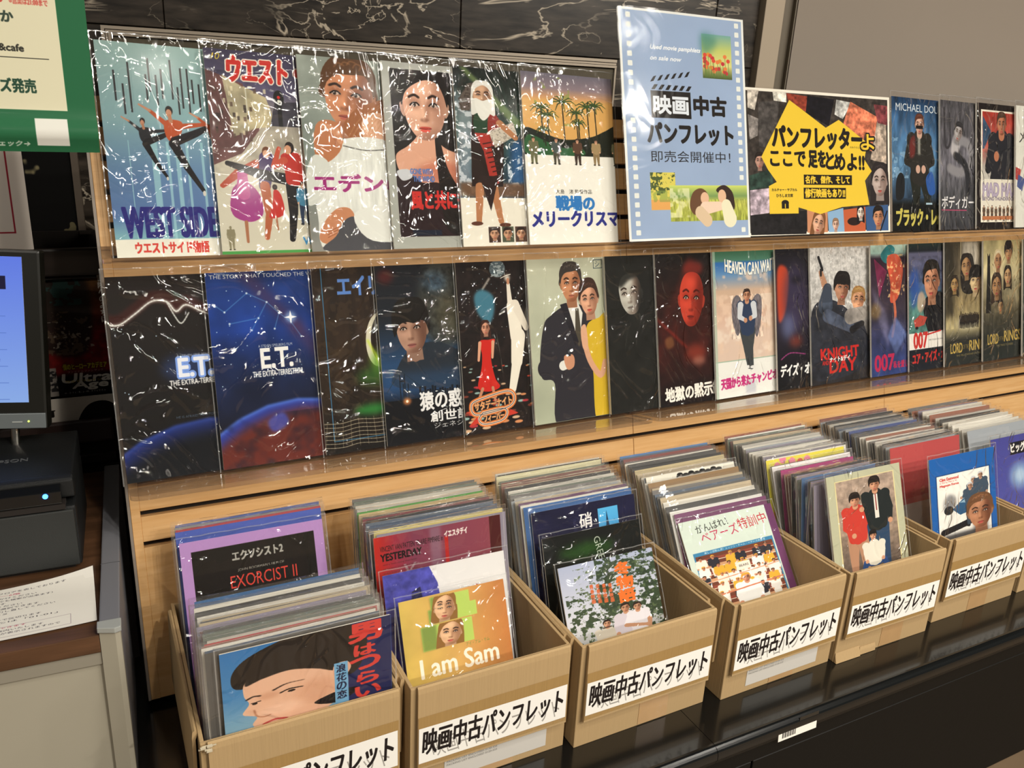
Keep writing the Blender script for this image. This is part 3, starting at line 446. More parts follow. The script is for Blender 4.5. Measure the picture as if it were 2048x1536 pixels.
def a_l9():
    c = Art(A4, 1, 'e2e2da'); c.grad([(0, '3c6a50'), (.08, '4c7c68'), (.1, '3068a8'), (.2, '5c88b4'), (.35, 'c4a890'), (.6, 'd0b09c'), (.75, 'd4bcaa')], y1=.76)
    c.noise(.07, .8, .02, .1, A4, .74, 'dcc0a8', .5, soft=.2); c.noise(.09, .5, .02, .3, A4, .75, 'e8dccc', .55, soft=.1); c.rect(0, .75, A4, 1, 'e4e4dd'); c.rect(0, .745, A4, .752, '9cb4a0'); c.rect(0, 0, .02, 1, 'a8bca8', .7)
    c.text('HEAVEN CAN WAIT', .1, .05, .085, .43, 'f0efe6', bold=.003, arc=-.03, out='2c4c5c', ow=.003)
    c.blob([(.24, .36), (.2, .3), (.155, .34), (.15, .46), (.19, .58), (.24, .48)], '6a6468'); c.blob([(.32, .36), (.37, .3), (.41, .34), (.4, .48), (.36, .6), (.32, .48)], '6a6468'); c.noise((.006, .03), .4, .14, .3, .42, .6)
    c.fig(.28, .27, .56, dict(el=(-.12, .32), er=(.12, .32), hl=(-.03, .37), hr=(.05, .35), fl=(.01, .95), fr=(.05, .96), kl=(-.02, .72), kr=(.03, .72)), '2c3a54', '3e4244', 'c08c6c', '30221c', 'e0e0dc', sleeve='c8ccd0', fat=1.15); c.rect(.25, .9, .34, .99, '9a9cb0', .4, .01)
    c.text('天国から来た', .04, .865, .075, .25, 'c03478', bold=.004, rot=-.04); c.text('チャンピオン', .3, .855, .07, .28, 'c03478', bold=.005, rot=-.04); return c.widen(1.14)
def a_l10():
    c = Art(A4, 1, '15131a'); c.grad([(0, '1a181e'), (.5, '2c2434'), (.8, '18161c'), (1, '0e0e10')]); c.blob([(.02, .15), (.1, .12), (.14, .2), (.11, .4), (.06, .5), (.02, .48)], 'c44426', .95, .012); c.ell(.2, .35, .12, .25, '3c3450', .7, .05); c.ell(.12, .55, .07, .09, '8090c0', .5, .04); c.ell(.2, .66, .07, .04, '9c3c28', .6, .03); c.ell(.22, .22, .06, .03, '15121a', .7, .02)
    c.line([(.04, .78), (.14, .74), (.3, .76)], .008, 'c04890', .7, .003, True); c.text('デイズ・オブ・サンダー', .03, .82, .085, .7, 'f0f0ec', bold=.007, shear=.1); return c
def a_l11():
    c = Art(A4, 1, 'bcbab6'); c.grad([(0, 'c8c6c2'), (.45, 'aeaca8'), (.7, '4a4644'), (1, '242224')]); c.noise((.02, .02), .25, 0, 0, A4, .5); c.noise((.01, .05), .5, 0, 0, A4, .45, 'e0dedb', .6)
    c.blob([(0, .5), (.1, .38), (.25, .4), (.4, .5), (.52, .6), (.55, .9), (0, .95)], '2a2c34'); c.cap((.1, .18), (.16, .34), .02, .035, 'b08468'); c.line([(.08, .07), (.115, .16)], .022, '201f22'); c.line([(.1, .16), (.1, .2)], .018, '201f22'); c.cap((.14, .42), (.16, .3), .07, .04, '3c4452')
    c.face(.3, .3, .19, 'b48468', '1d1918', 'mop', rot=.1, turn=.5, shade=.6); c.face(.46, .4, .17, 'd09c78', 'a07848', 'short', rot=.1, turn=.4); c.cap((.16, .5), (.38, .6), .05, .04, '4a5264'); c.cap((.38, .52), (.52, .5), .06, .05, '8c8680'); c.cap((.4, .62), (.5, .58), .03, .02, '1c1b1e'); c.noise(.06, .4, 0, .4, A4, 1)
    c.text('KNIGHT', .09, .74, .08, .37, 'c62a26', bold=.008, shear=-.05); c.text('AND', .1, .83, .03, .06, 'c62a26', bold=.002); c.text('DAY', .17, .83, .095, .26, 'c62a26', bold=.012); c.text('ナイト&デイ', .17, .805, .04, .2, 'f0eeea', bold=.003); return c.widen(1.18)
def a_l12():
    c = Art(A4, 1, '3c2c38'); c.grad([(0, 'a8c0b4'), (.06, '8ca89c'), (.1, '30202c'), (.5, '38303c'), (.7, '34385c'), (1, '2c3c70')]); c.poly([(.04, .1), (.2, .2), (.1, .4)], '742848'); c.blob([(.12, .08), (.22, .0), (.3, .04), (.2, .14)], '2c7074'); c.blob([(.2, .1), (.34, .08), (.4, .2), (.34, .4), (.24, .44), (.24, .3)], 'b85038'); c.noise(.03, .7, .2, .05, .42, .4, 'f0c888', .58)
    c.line([(.28, .4), (.3, .55), (.26, .7)], .03, 'c0684c', .9, 0, True); c.poly([(0, .3), (.2, .55), (.22, .8), (.1, .6)], '8c88a8', .5, .02); c.poly([(.2, .7), (.3, .55), (.45, .7), (.3, .85)], '5c6c9c', .8, .01); c.ell(.05, .5, .07, .06, 'a08048', .6, .02); c.noise(.08, .3)
    c.text('007', .04, .84, .12, .24, 'b42850', bold=.012); c.text('私を愛したスパイ', .27, .9, .055, .38, 'b42850', bold=.006); return c
def a_l13():
    c = Art(A4, 1, '20242c'); c.grad([(0, '243430'), (.08, '1a1e24'), (.11, '5c5c74'), (.3, '4c506c'), (.5, '3c5474'), (.66, '507c74')], y1=.7); c.noise(.06, .4, 0, .1, A4, .7); c.blob([(.02, .25), (.1, .2), (.14, .4), (.04, .5)], '2c50a0', .7, .02); c.blob([(.2, .45), (.45, .4), (.5, .7), (.26, .7)], '17161a')
    c.face(.3, .3, .28, 'c48c6c', '1d1815', 'short', turn=-.3, shade=.55); c.blob([(.12, .4), (.18, .38), (.22, .46), (.16, .54), (.11, .5)], 'c4a890', .8, .01); c.poly([(.06, .6), (.14, .56), (.24, .58), (.2, .64), (.08, .66)], 'b0483c'); c.ell(.1, .66, .02, .012, '1c1c20')
    c.rect(0, .7, A4, .83, 'e4e0d8'); c.rect(0, .83, A4, 1, '191c24'); c.text('007', .06, .7, .12, .18, 'c0302c', bold=.01); c.line([(.24, .72), (.42, .7)], .012, 'c0302c'); c.text('FOR YOUR EYES ONLY', .26, .76, .012, .2, '3c3c3c'); c.text('ユア・アイズ・オンリー', .04, .86, .085, .6, 'c0302c', bold=.007, rot=-.03); return c
def a_l14():
    c = Art(A4, 1, '4a4232'); c.grad([(0, '4c4434'), (.2, '5a5040'), (.5, '8c7c58'), (.7, 'a89c74'), (.8, '2c2c28'), (1, '242826')]); c.rect(.22, 0, .42, .2, 'b8b0a0', .9, .02); c.rect(0, 0, .12, .6, '2c2820', .8, .03); c.rect(.195, .0, .202, .22, 'd8ccA8'.lower(), .8, .002); c.noise((.03, .1), .3, 0, 0, A4, .7)
    c.blob([(.2, .2), (.28, .1), (.36, .14), (.38, .4), (.22, .4)], '2a2622'); c.face(.27, .2, .17, 'a8845c', '241e1a', 'long', rot=-.1, shade=.7); c.face(.39, .32, .2, 'd0b88c', '1c1816', 'mop', shade=.8); c.face(.12, .34, .12, 'a88858', '2c241c', 'long'); c.ell(.3, .66, .14, .05, 'd8d4bc', .7, .03)
    for i in range(12): c.fig(.2+i*.02, .58+.004*(i % 3), .12, None, '2c2620', '241f1b', '3c3024', fat=1.2)
    c.text('LORD', .07, .82, .08, .15, 'b89c50', bold=.003); c.text('OF THE', .23, .84, .035, .07, '8a743c'); c.text('RINGS', .31, .81, .085, .24, 'b89c50', bold=.003); c.text('THE FELLOWSHIP OF THE RING', .14, .915, .016, .4, '8c7c4c'); c.rect(0, 0, .012, 1, '262824', .8); return c.widen(1.12)
def a_l15():
    c = Art(A4, 1, 'a89870'); c.grad([(0, 'b4a878'), (.3, 'c0b48c'), (.55, '5c5440'), (.8, '2a2b26'), (1, '232825')]); c.noise(.12, .3, 0, 0, A4, .6); c.poly([(.06, .1), (.08, .13), (.1, .1), (.1, .2), (.115, .6), (.04, .6), (.06, .2)], '221f1c')
    c.face(.22, .17, .15, 'a47c58', 'c8b890', 'long', turn=.4); c.face(.38, .1, .15, 'b08860', '201a17', 'mop'); c.face(.2, .38, .18, 'a88058', '342820', 'long', shade=.6); c.face(.37, .3, .14, 'b89468', '282019', 'long'); c.face(.26, .55, .1, '9c7c54', '241d18'); c.noise((.02, .05), .3, 0, .4, A4, .8)
    c.text('LORD', .07, .78, .085, .16, 'b89c50', bold=.003); c.text('OF THE', .24, .81, .035, .07, '8a743c'); c.text('RINGS', .32, .765, .09, .26, 'b89c50', bold=.003); c.text('THE TWO TOWERS', .2, .875, .018, .26, '8c7c4c'); return c
def a_l16():
    c = Art(A4, 1, '26302c'); c.noise(.1, .4); return c
# ---- covers standing in the cardboard boxes
def a_woman():
    c = Art(.78, 1, '4878a8'); c.grad([(0, '3c74ac'), (.5, '4c84b4'), (.8, '7ca4bc'), (1, '8cacbc')]); c.rect(.54, 0, .78, 1, '272a52')
    c.blob([(.08, .42), (.04, .28), (.1, .12), (.26, .0), (.46, -.05), (.6, .02), (.66, .2), (.64, .42), (.58, .56), (.46, .5), (.3, .32)], '2b231d'); c.blob([(.1, .36), (.2, .28), (.34, .3), (.45, .42), (.55, .52), (.56, .68), (.5, .82), (.36, .96), (.2, 1.0), (.16, .92), (.12, .84), (.14, .76), (.08, .7), (.11, .6), (.09, .5)], 'e0b294')
    c.blob([(.1, .4), (.13, .3), (.3, .2), (.5, .3), (.56, .46), (.5, .47), (.42, .4), (.3, .34), (.18, .36)], '2b231d', 1, .003); c.ell(.2, .56, .05, .04, 'c08868', .5, .02); c.ell(.42, .64, .1, .14, 'c48c6c', .45, .04); c.ell(.25, .74, .1, .07, 'edc6ac', .6, .03)
    c.line([(.22, .515), (.28, .48), (.36, .485)], .013, '2c1e18', .9, .003, True, .004); c.line([(.1, .55), (.13, .53), (.16, .54)], .011, '2c1e18', .9, .003, True); c.line([(.25, .565), (.29, .545), (.35, .555)], .01, '1c1410', 1, .001, True); c.ell(.3, .57, .018, .012, '241914'); c.ell(.135, .61, .012, .012, '241914'); c.line([(.12, .6), (.16, .595)], .007, '1c1410')
    c.line([(.13, .68), (.14, .75), (.17, .78), (.2, .775)], .008, 'a87052', .7, .003, True); c.line([(.17, .86), (.22, .84), (.27, .86)], .016, 'b84c48', 1, .002, True); c.blob([(.5, .42), (.56, .4), (.58, .48), (.54, .58), (.5, .56)], 'd8a488'); c.line([(.52, .45), (.55, .44), (.55, .52)], .006, '9c6448', .7, .001, True)
    c.blob([(.4, .78), (.5, .72), (.6, .72), (.6, .78), (.5, .84)], '1c1a1c'); c.text('男', .58, .02, .2, .15, 'cc4038', bold=.012); c.text('は', .6, .26, .12, .1, 'cc4038', bold=.01); c.text('つ', .58, .4, .14, .14, 'cc4038', bold=.012); c.text('ら', .61, .58, .13, .1, 'cc4038', bold=.01); c.text('い', .6, .74, .12, .12, 'cc4038', bold=.01)
    c.rect(.5, .4, .565, .98, '74a8cc'); c.text('浪花の恋', .51, .42, .09, .045, '1c2440', bold=.002, vert=True); return c.squash(.46)
def a_exor():
    c = Art(A4, 1, 'b48cc4'); c.rect(.05, .06, .655, 1, '17130f'); c.text('エクソシスト2', .24, .1, .055, .25, 'd0d0c8', bold=.003); c.text("JOHN BOORMAN'S FILM OF", .26, .205, .018, .23, 'b8b4a8'); c.text('EXORCIST II', .22, .24, .075, .33, 'd84438', bold=.001); c.text('THE HERETIC', .13, .35, .09, .5, 'd84438', bold=.002); c.rect(.05, .06, .655, .2, '3c3428', .25); return c.squash(0.85)
def a_yest():
    c = Art(A4, 1, '7c3440'); c.grad([(0, 'b8281c'), (.15, '983040'), (.3, '7c3c50'), (1, '8c4450')], horiz=True); c.rect(.3, 0, .36, 1, '8c7484', .6, .01); c.rect(.38, .06, .4, 1, 'b02824'); c.rect(.64, 0, A4, 1, '4c1c1c'); c.line([(.15, .9), (.3, .4), (.4, .55), (.5, .3), (.6, .2)], .02, 'a4949c', .6, .003, True)
    c.text('VINCENT VAN PATTEN  CLAIRE PIMPARE in', .03, .05, .028, .34, '201414', bold=.001); c.text('YESTERDAY', .03, .09, .036, .22, '201414', bold=.004); c.text('イエスタデイ', .38, .03, .035, .13, 'ece4dc', bold=.002); c.text('Yesterday', .12, .16, .14, .48, 'a89ca0', shear=.2, a=.7)
    for i in range(6): c.text('and a love story that lasts', .04, .14+i*.022, .01, .18, '3c2020', a=.8)
    return c
def a_umi():
    c = Art(A4, 1, 'e0dedc'); c.poly([(0, 0), (.26, 0), (.3, .1), (.34, .6), (0, .9)], '4c4ca4'); c.noise(.04, .3, 0, 0, .3, .6); c.poly([(.15, .12), (.2, .1), (.24, .5), (.1, .5)], '26264c'); c.text('海', .46, .16, .17, .14, 'a82c2c', bold=.004); c.text('は見ていた', .5, .36, .1, None, 'a82c2c', vert=True); return c
def a_sam():
    c = Art(A4, 1, 'd0a858'); c.grad([(0, 'd0b45c'), (.5, 'd4a860'), (1, 'c07c44')], horiz=True); c.noise(.2, .08)
    for x, y, w, h, q in ((.2, .02, .26, .1, 0), (.18, .12, .32, .12, 1), (.12, .25, .34, .2, 2)):
        c.rect(x, y, x+w, y+h, 'b4cc64'); c.rect(x, y, x+.1, y+h, '4c5c2c', .5, .01); old = c.clip; m = np.zeros((c.h, c.w), np.float32); m[int(y*c.k):int((y+h)*c.k), int(x*c.k):int((x+w)*c.k)] = 1; c.clip = m
        c.face(.29+(.02 if q == 2 else 0), (.1, .13, .34)[q], (.18, .19, .2)[q], 'e0b48c', '8c6434', 'long', rot=.12, lip='a85048'); c.clip = old
    c.text('I am Sam', .09, .51, .16, .52, 'f0ead8', bold=.004); c.text('アイ・アム・サム', .4, .46, .03, .16, '6c8c44')
    c.rect(.24, .72, .46, .78, 'a8c068'); c.rect(.2, .79, .5, .95, 'c0cc84'); c.face(.36, .88, .2, 'c8946c', '3a2a20', 'mop'); c.rect(.22, .8, .3, .95, '5c6434', .6, .01); return c.squash(0.68)
def a_gara():
    c = Art(A4, 1, '1a1a38'); c.noise(.1, .2); c.grad([(0, '58b0e0'), (1, '2c78bc')], .44, .06, .58, .6); c.poly([(.46, .6), (.5, .08), (.56, .6)], '1c3450'); c.text('硝子の塔', .31, .07, .11, .085, 'ece8e4', bold=.002, vert=True); c.text('GLASS TOWER', .27, .1, .018, .018, '34345c', vert=True); return c.squash(0.8)
def a_green():
    c = Art(A4, 1, '121412'); c.ell(.3, .12, .2, .05, '2c5c1c', .7, .03); c.text('GREEN', .4, .05, .045, None, 'd0dcc8', rot=1.4); c.noise(.1, .3); return c
def a_tree():
    c = Art(A4, 1, 'b8bccc'); c.grad([(0, 'a8b0c8'), (.6, 'd0d0d8'), (1, '9cA098'.lower())])
    c.noise(.035, 1, .26, 0, A4, 1, '34442f', .44, oct=5, soft=.04); c.noise(.03, 1, .02, .3, .4, 1, '3c4a34', .52, oct=5, soft=.04); c.noise(.02, .8, .1, .05, A4, 1, '5c6c48', .62); c.noise(.03, .8, .2, .1, A4, .9, '2c3828', .63)
    c.text('冬物語', .4, .08, .13, .12, 'e0702c', bold=.008, vert=True)
    for i in range(4): c.text('青春映画', .2+i*.045, .24+.01*i, .045, .025, 'cc6438', vert=True, bold=.002)
    c.fig(.28, .64, .5, dict(sl=(-.14, .2), sr=(.14, .2)), 'c8c0b0', 'c8c0b0', 'c89878', '241a16', fat=1.2); c.rect(.245, .7, .31, .715, '3c2c24', .8)
    c.fig(.43, .52, .6, dict(sl=(-.1, .2), sr=(.12, .2)), 'ccc4cc', 'c8c0c8', 'c09070', '2a1e18', fat=1.2); c.fig(.52, .54, .56, dict(el=(-.18, .36), hl=(.1, .44)), 'dcd8dc', 'dcd8dc', 'c09070', '2a1e18', fat=1.2, sleeve='skin'); return c.squash(0.6)
def a_bears():
    c = Art(A4, 1, 'ccd8cc', 560); c.rect(.65, 0, A4, 1, '6c3c64'); c.text('がんばれ！', .1, .07, .09, .24, '23221f', bold=.001, rot=-.14); c.text('ベアーズ', .12, .155, .12, .28, 'b82c50', bold=.001, rot=-.12); c.text('特訓中', .41, .09, .13, .22, 'b82c38', bold=.001, rot=-.08)
    c.rect(.04, .36, .64, .98, '3c80a8'); c.rect(.05, .4, .63, .98, '6c3c2c'); c.text('楽しさ感動と涙！エッソウ・チーム・ベアーズ大奮戦', .12, .368, .022, .46, 'e8eef0', bold=.001)
    for i in range(8): y = .44+i*.075; c.rect(.05, y, .63, y+.03, 'c89870' if i % 2 else '8c4434'); c.rect(.05, y+.03, .63, y+.037, 'e8dcc8')
    for i in range(30):
        x, y = .08+(i % 6)*.1+R.uniform(-.02, .02), .42+(i//6)*.1; c.fig(x, y, .24, None, R.choice(['e8e4dc', 'f0ece0', 'd8a838', '2c2c34', 'e4ded0']), 'ddd8cc', 'c88c68', R.choice(['d8a030', 'd8a030', '2c1c18', '3c2c24']), fat=1.3)
    c.rect(.32, .56, .42, .65, 'e8e0d0'); c.text('BEARS', .335, .59, .025, .07, '38302c', bold=.001); c.fig(.36, .7, .6, None, 'e8e8e4', 'e8e8e4', 'cc9070', 'd09838', fat=1.15); c.line([(.05, .86), (.63, .82)], .014, 'c87858'); c.line([(.05, .7), (.63, .66)], .01, 'd89878'); return c.squash(0.56)
def a_men():
    c = Art(A4, 1, 'b4b498', 560); c.rect(.07, .06, .64, 1, 'd8cc98'); c.rect(.08, .07, .63, 1, 'a08c7c'); c.grad([(0, 'a89484'), (.6, '94806f'), (1, '5c5048')], .08, .07, .63, 1); c.noise(.04, .25, .08, .07, .63, 1)
    c.fig(.24, .22, .88, dict(hl=(-.04, .46), el=(-.12, .36)), 'c03c30', 'b08468', 'c89474', '1e1714', '4c3428', fat=1.05, headstyle='mop'); c.fig(.44, .1, .94, dict(el=(-.1, .3), hl=(-.15, .3)), '1e2424', '2c4460', 'c89474', '1e1714', '2c2018', fat=1.05, headstyle='mop'); c.poly([(.42, .26), (.46, .26), (.46, .5), (.42, .5)], 'dcd8cc'); c.line([(.44, .26), (.44, .42)], .01, '8c3430')
    c.fig(.38, .62, .6, dict(sl=(-.13, .22), sr=(.13, .22), kl=(-.14, .5), kr=(.14, .5), fl=(-.2, .64), fr=(.2, .64)), 'dcd8c8', '2c4c80', 'cc9878', '1e1714', fat=1.2, headstyle='mop'); c.rect(0, .99, A4, 1, '8c8870'); return c.squash(0.68)
def a_magn():
    c = Art(A4, 1, '1d5ca4'); c.rect(.06, .2, .65, 1, '143c70'); c.rect(.07, .21, .64, 1, 'e6e4dc'); c.text('Clint Eastwood', .1, .24, .032, .2, 'c03830', bold=.003); c.text('is Dirty Harry in', .1, .28, .026, .18, 'c03830', bold=.001); c.text('Magnum Force', .1, .315, .032, .2, 'c03830', bold=.003)
    c.blob([(.14, .5), (.2, .44), (.26, .5), (.24, .6), (.14, .6)], '6a6a6c', .8, .02); c.poly([(.22, .62), (.34, .52), (.5, .54), (.54, .66), (.3, .7)], '2c5478'); c.poly([(.3, .56), (.36, .53), (.42, .54), (.4, .58)], '88a8bc'); c.ell(.18, .62, .05, .05, '2a2a2c'); c.line([(.12, .86), (.4, .8), (.5, .72)], .07, '1c1c20', 1, 0, True); c.rect(.1, .9, .5, 1, '2c2c30', .8, .02)
    for x, y in ((.46, .3), (.54, .26), (.42, .36)): c.fig(x, y, .5, dict(hl=(-.2, .3), el=(-.14, .28)), '3c4c5c', '34404c', 'b08c74', 'c0c4c8', fat=1.2)
    c.rect(.44, .62, .6, 1.0, '3c3a3c', .6, .02); c.face(.52, .72, .36, 'b07c5c', '6a4830', 'short', shade=.7); return c.squash(0.62)
def a_big():
    c = Art(A4, 1, '3c3c84'); c.grad([(0, '44448c'), (.6, '50549c'), (1, '5c4c50')]); c.rect(.22, .05, .42, .14, '17161c'); c.text('ビッグ', .23, .06, .065, .17, 'ece8e0', bold=.004); c.ell(.32, .3, .13, .1, '8cb0cc', .7, .03); c.ell(.32, .3, .06, .05, 'c8dce4', .6, .02); c.noise(.03, .9, .1, .55, A4, 1, 'c09858', .5); return c
def a_dots():
    c = Art(A4, 1, 'd8cc50')
    for i in range(60): c.ell(R.uniform(0, A4), R.uniform(0, 1), .03, .03, R.choice(['6cb4a0', 'd878a0', 'e09848', 'c8c068', 'cc5048']), .9)
    return c
def a_script():
    c = Art(A4, 1, 'dcd8d8'); c.line([(.1, .1), (.16, .05), (.2, .12)], .008, 'a04048', 1, 0, True); c.text("Saturday's", .24, .03, .06, .24, '3c2c30', shear=.3); return c
def a_face():
    c = Art(A4, 1, 'e2ded0')
    for i in range(8): c.face(.26+i*.045, .05+.008*(i % 2), .07, '9a9088', '1c1a18', det=0)
    return c
def a_sign():
    c = Art(3.55, 1, 'f1efe9', 150); c.text('映画中古パンフレット', .34, .36, .56, 3.08, '8a8680', bold=.004, shear=-.2, a=.8); c.text('映画中古パンフレット', .08, .08, .7, 3.36, '211b1a', bold=.015, shear=.04); return c
# ---- prints round the counter
def a_hero():
    c = Art(.6, 1, '5c1c18'); c.grad([(0, '5c4426'), (.3, '5a2c1c'), (.5, '7c1c1a'), (.8, '6c1818'), (.85, '141214')]); c.noise(.08, .5); c.blob([(.1, .0), (.42, .0), (.46, .4), (.38, .66), (.12, .62), (.06, .3)], '2a2420', .9, .02); c.noise(.04, .7, .08, .3, .44, .66, '6c5c48', .56); c.noise(.05, .8, .08, .02, .42, .25, '2c4c48', .5); c.noise(.03, .8, .12, .38, .46, .6, 'b0a898', .66)
    for i, y in enumerate((.06, .2, .34, .5, .62)):
        P = []
        for k in range(28): t = k/28*6.283; r = .06 if k % 2 else .045; P.append((.0+i*.008+r*math.cos(t), y+r*math.sin(t)))
        c.poly(P, 'b0a028')
    c.text('冒険へのみちは', .53, .02, .05, .045, 'd8d4cc', bold=.002, vert=True); c.rect(0, .76, .16, 1, '8c847c'); c.noise(.02, .9, 0, .78, .16, .96, '1c1a1c', .45)
    c.text('僕のヒーローアカデミア', .21, .735, .05, .32, 'b8a828', bold=.004, out='3c1c14', ow=.004); c.text('ファイナルファンブック', .24, .795, .018, .26, 'c8c4bc'); c.text('Ultra', .19, .82, .075, .36, 'cfcac0', bold=.01, shear=.15); c.text('ウルトラエイジ', .22, .875, .02, .26, 'c0a828'); c.text('Age', .26, .89, .075, .26, 'cfcac0', bold=.01, shear=.15); c.text('6.21(土)-8.31(日)', .2, .972, .018, .3, 'b8b4ac'); return c
def a_sei():
    c = Art(1.7, 1, 'c8c0b4'); c.text('正', -.05, .2, .9, .62, '16130f', bold=.02); c.blob([(.75, 1.1), (.85, .5), (1.05, .15), (1.35, .12), (1.55, .4), (1.68, .9), (1.7, 1.1)], '15120e'); return c
def a_white():
    c = Art(.75, 1, 'd0c6bc'); c.frame(-.2, -.2, .64, .87, .012, '8c2430'); c.text('お客様へ', .5, .04, .06, .045, '3c3838', vert=True, rot=0); c.text('ご注文は王国に', .3, .4, .05, .04, '3c3838', vert=True); return c
def a_mural():
    c = Art(1.0, 1, '0c0b0a'); c.noise(.12, .9, .3, 0, .9, .55, '8c8260', .64, soft=.03); c.noise(.07, .8, .2, .75, 1, 1, '7c7454', .66, soft=.03); c.rect(.66, .33, .72, .42, '8c8260'); c.blob([(.35, .82), (.5, .78), (.68, .84), (.66, .92), (.5, .9), (.38, .88)], '948a64'); return c
def a_shop():
    c = Art(.608, 1, '2a6a46', 900); q = lambda px, py: (.608-(163+.126*py-px)/820, .61+py/777)
    c.rect(-.1, 0, .539, .893, 'e2dec0')
    def L(t, x0, y0, x1, y1, col, b=.001, **k): a = q(x0, y0); e = q(x1, y1); c.text(t, a[0], a[1], e[1]-a[1], e[0]-a[0], col, b, **k)
    L('10:00-20:00', -130, 3, 12, 19, 'c85048', .003); L('※営業は21:00まで', 22, 8, 94, 20, 'c85048', .001); L('本とさか', -70, 33, 31, 55, '3c4a40', .002); L('books&cafe', -48, 95, 50, 108, '2c2c28', .0012); a = q(0, 119); c.rect(0, a[1], q(97, 119)[0], a[1]+.0025, '3c3c34')
    L('グッズ発売', -42, 160, 74, 187, '2c4c3c', .003); L('チェック→', -14, 281, 62, 292, 'e4ece0', .002, shear=.2); a, e = q(70, 236), q(140, 290); c.rect(*a, *e, 'e6e6de'); return c
def a_lam():
    c = Art(2.46, 1, 'eeebe2', 420)
    L = ['コーナーのチケットは下記のフロアを表しております', 'B一2階　C一4階　E一5階　F一6階', 'お気軽にお声かけください', 'キーワードで検索できます（書名は一部でも検索が出来ます）', '著者名、キーワードはスペースで区切って入力できます', '商品名を入れてください', '条件一覧から一覧を選択できます', '該当商品で表示して入力し直してください', '「ハ」→「一ハ」「一モ」→「ヘ一モ」と一ヌ', '', '品番入力し、年月はハイフンで区切ります', '「001-01」または「01-01」', '', '検索結果が印刷できます', 'スタッフへお声かけくださいご案内いたします', '上の画面の商品の在庫が表示されますので']
    for i, t in enumerate(L):
        if t: wl = min(1.5, .06*len(t)); c.text(t, 2.18-wl-(i*37 % 50)*.012, .07+i*.053, .034, wl, 'b83c58' if i in (1, 13) else '38333c', bold=.001)
    c.frame(.6, .76, 2.22, .95, .005, 'a09098'); return c
def a_screen():
    c = Art(1.3, 1, '7c9cf8', 400); c.grad([(0, '6c88f8'), (1, '98bcfc')])
    for i in range(6): y = .4+i*.115; c.rect(.1, y, 1.2, y+.003, '5c7cd0'); c.text(['商品名', '著者名', '出版社', 'キーワード', 'ここに入力', 'フリー'][i], 1.02, y-.05, .025, None, '3c58b0')
    c.rect(.4, .13, 1.21, .22, '23203c'); c.text('検索', 1.1, .15, .045, .08, 'c8d0f0'); c.rect(.1, .05, .8, .1, '5070d8'); return c
# ---------------------------------------------------------------- materials
def newmat(name):
    m = bpy.data.materials.new(name); m.use_nodes = True; nt = m.node_tree
    return m, nt, nt.nodes['Principled BSDF']
def srgb(c):
    c = hexc(c); return tuple(float(v/12.92 if v <= .04045 else ((v+.055)/1.055)**2.4) for v in c)+(1.0,)
MT = {}
def mat(name, col, rough=.5, metal=0, bump=0, scale=200, var=0, coat=0, spec=.5, stretch=None, emis=None, es=1):
    if name in MT: return MT[name]
    m, nt, b = newmat(name); b.inputs['Base Color'].default_value = srgb(col); b.inputs['Roughness'].default_value = rough; b.inputs['Metallic'].default_value = metal
    b.inputs['Coat Weight'].default_value = coat; b.inputs['Coat Roughness'].default_value = .08; b.inputs['Specular IOR Level'].default_value = spec
    if emis: b.inputs['Emission Color'].default_value = srgb(emis); b.inputs['Emission Strength'].default_value = es
    tc = nt.nodes.new('ShaderNodeTexCoord'); mp = nt.nodes.new('ShaderNodeMapping'); nt.links.new(tc.outputs['Object'], mp.inputs[0])
    if stretch: mp.inputs['Scale'].default_value = stretch
    n = nt.nodes.new('ShaderNodeTexNoise'); n.inputs['Scale'].default_value = scale; n.inputs['Detail'].default_value = 4; nt.links.new(mp.outputs[0], n.inputs['Vector'])
    if var:
        r = nt.nodes.new('ShaderNodeMix'); r.data_type = 'RGBA'; c = srgb(col)
        r.inputs[6].default_value = tuple(v*(1-var) for v in c[:3])+(1,); r.inputs[7].default_value = tuple(min(1, v*(1+var)) for v in c[:3])+(1,)
        nt.links.new(n.outputs[0], r.inputs[0]); nt.links.new(r.outputs[2], b.inputs['Base Color'])
    if bump:
        u = nt.nodes.new('ShaderNodeBump'); u.inputs['Strength'].default_value = bump; u.inputs['Distance'].default_value = .001; nt.links.new(n.outputs[0], u.inputs['Height']); nt.links.new(u.outputs[0], b.inputs['Normal'])
    MT[name] = m; return m
def wood(name, c1, c2, axis='x', rough=.42, scale=9):
    if name in MT: return MT[name]
    m, nt, b = newmat(name); L = nt.links
    tc = nt.nodes.new('ShaderNodeTexCoord'); mp = nt.nodes.new('ShaderNodeMapping'); L.new(tc.outputs['Object'], mp.inputs[0]); mp.inputs['Scale'].default_value = (1, 8, 14) if axis == 'x' else (14, 8, 1)
    n = nt.nodes.new('ShaderNodeTexNoise'); n.inputs['Scale'].default_value = scale; n.inputs['Detail'].default_value = 6; n.inputs['Distortion'].default_value = .6; L.new(mp.outputs[0], n.inputs['Vector'])
    r = nt.nodes.new('ShaderNodeValToRGB'); r.color_ramp.elements[0].color = srgb(c1); r.color_ramp.elements[1].color = srgb(c2); r.color_ramp.elements[0].position = .3; r.color_ramp.elements[1].position = .7
    L.new(n.outputs[0], r.inputs[0]); L.new(r.outputs[0], b.inputs['Base Color']); b.inputs['Roughness'].default_value = rough
    MT[name] = m; return m
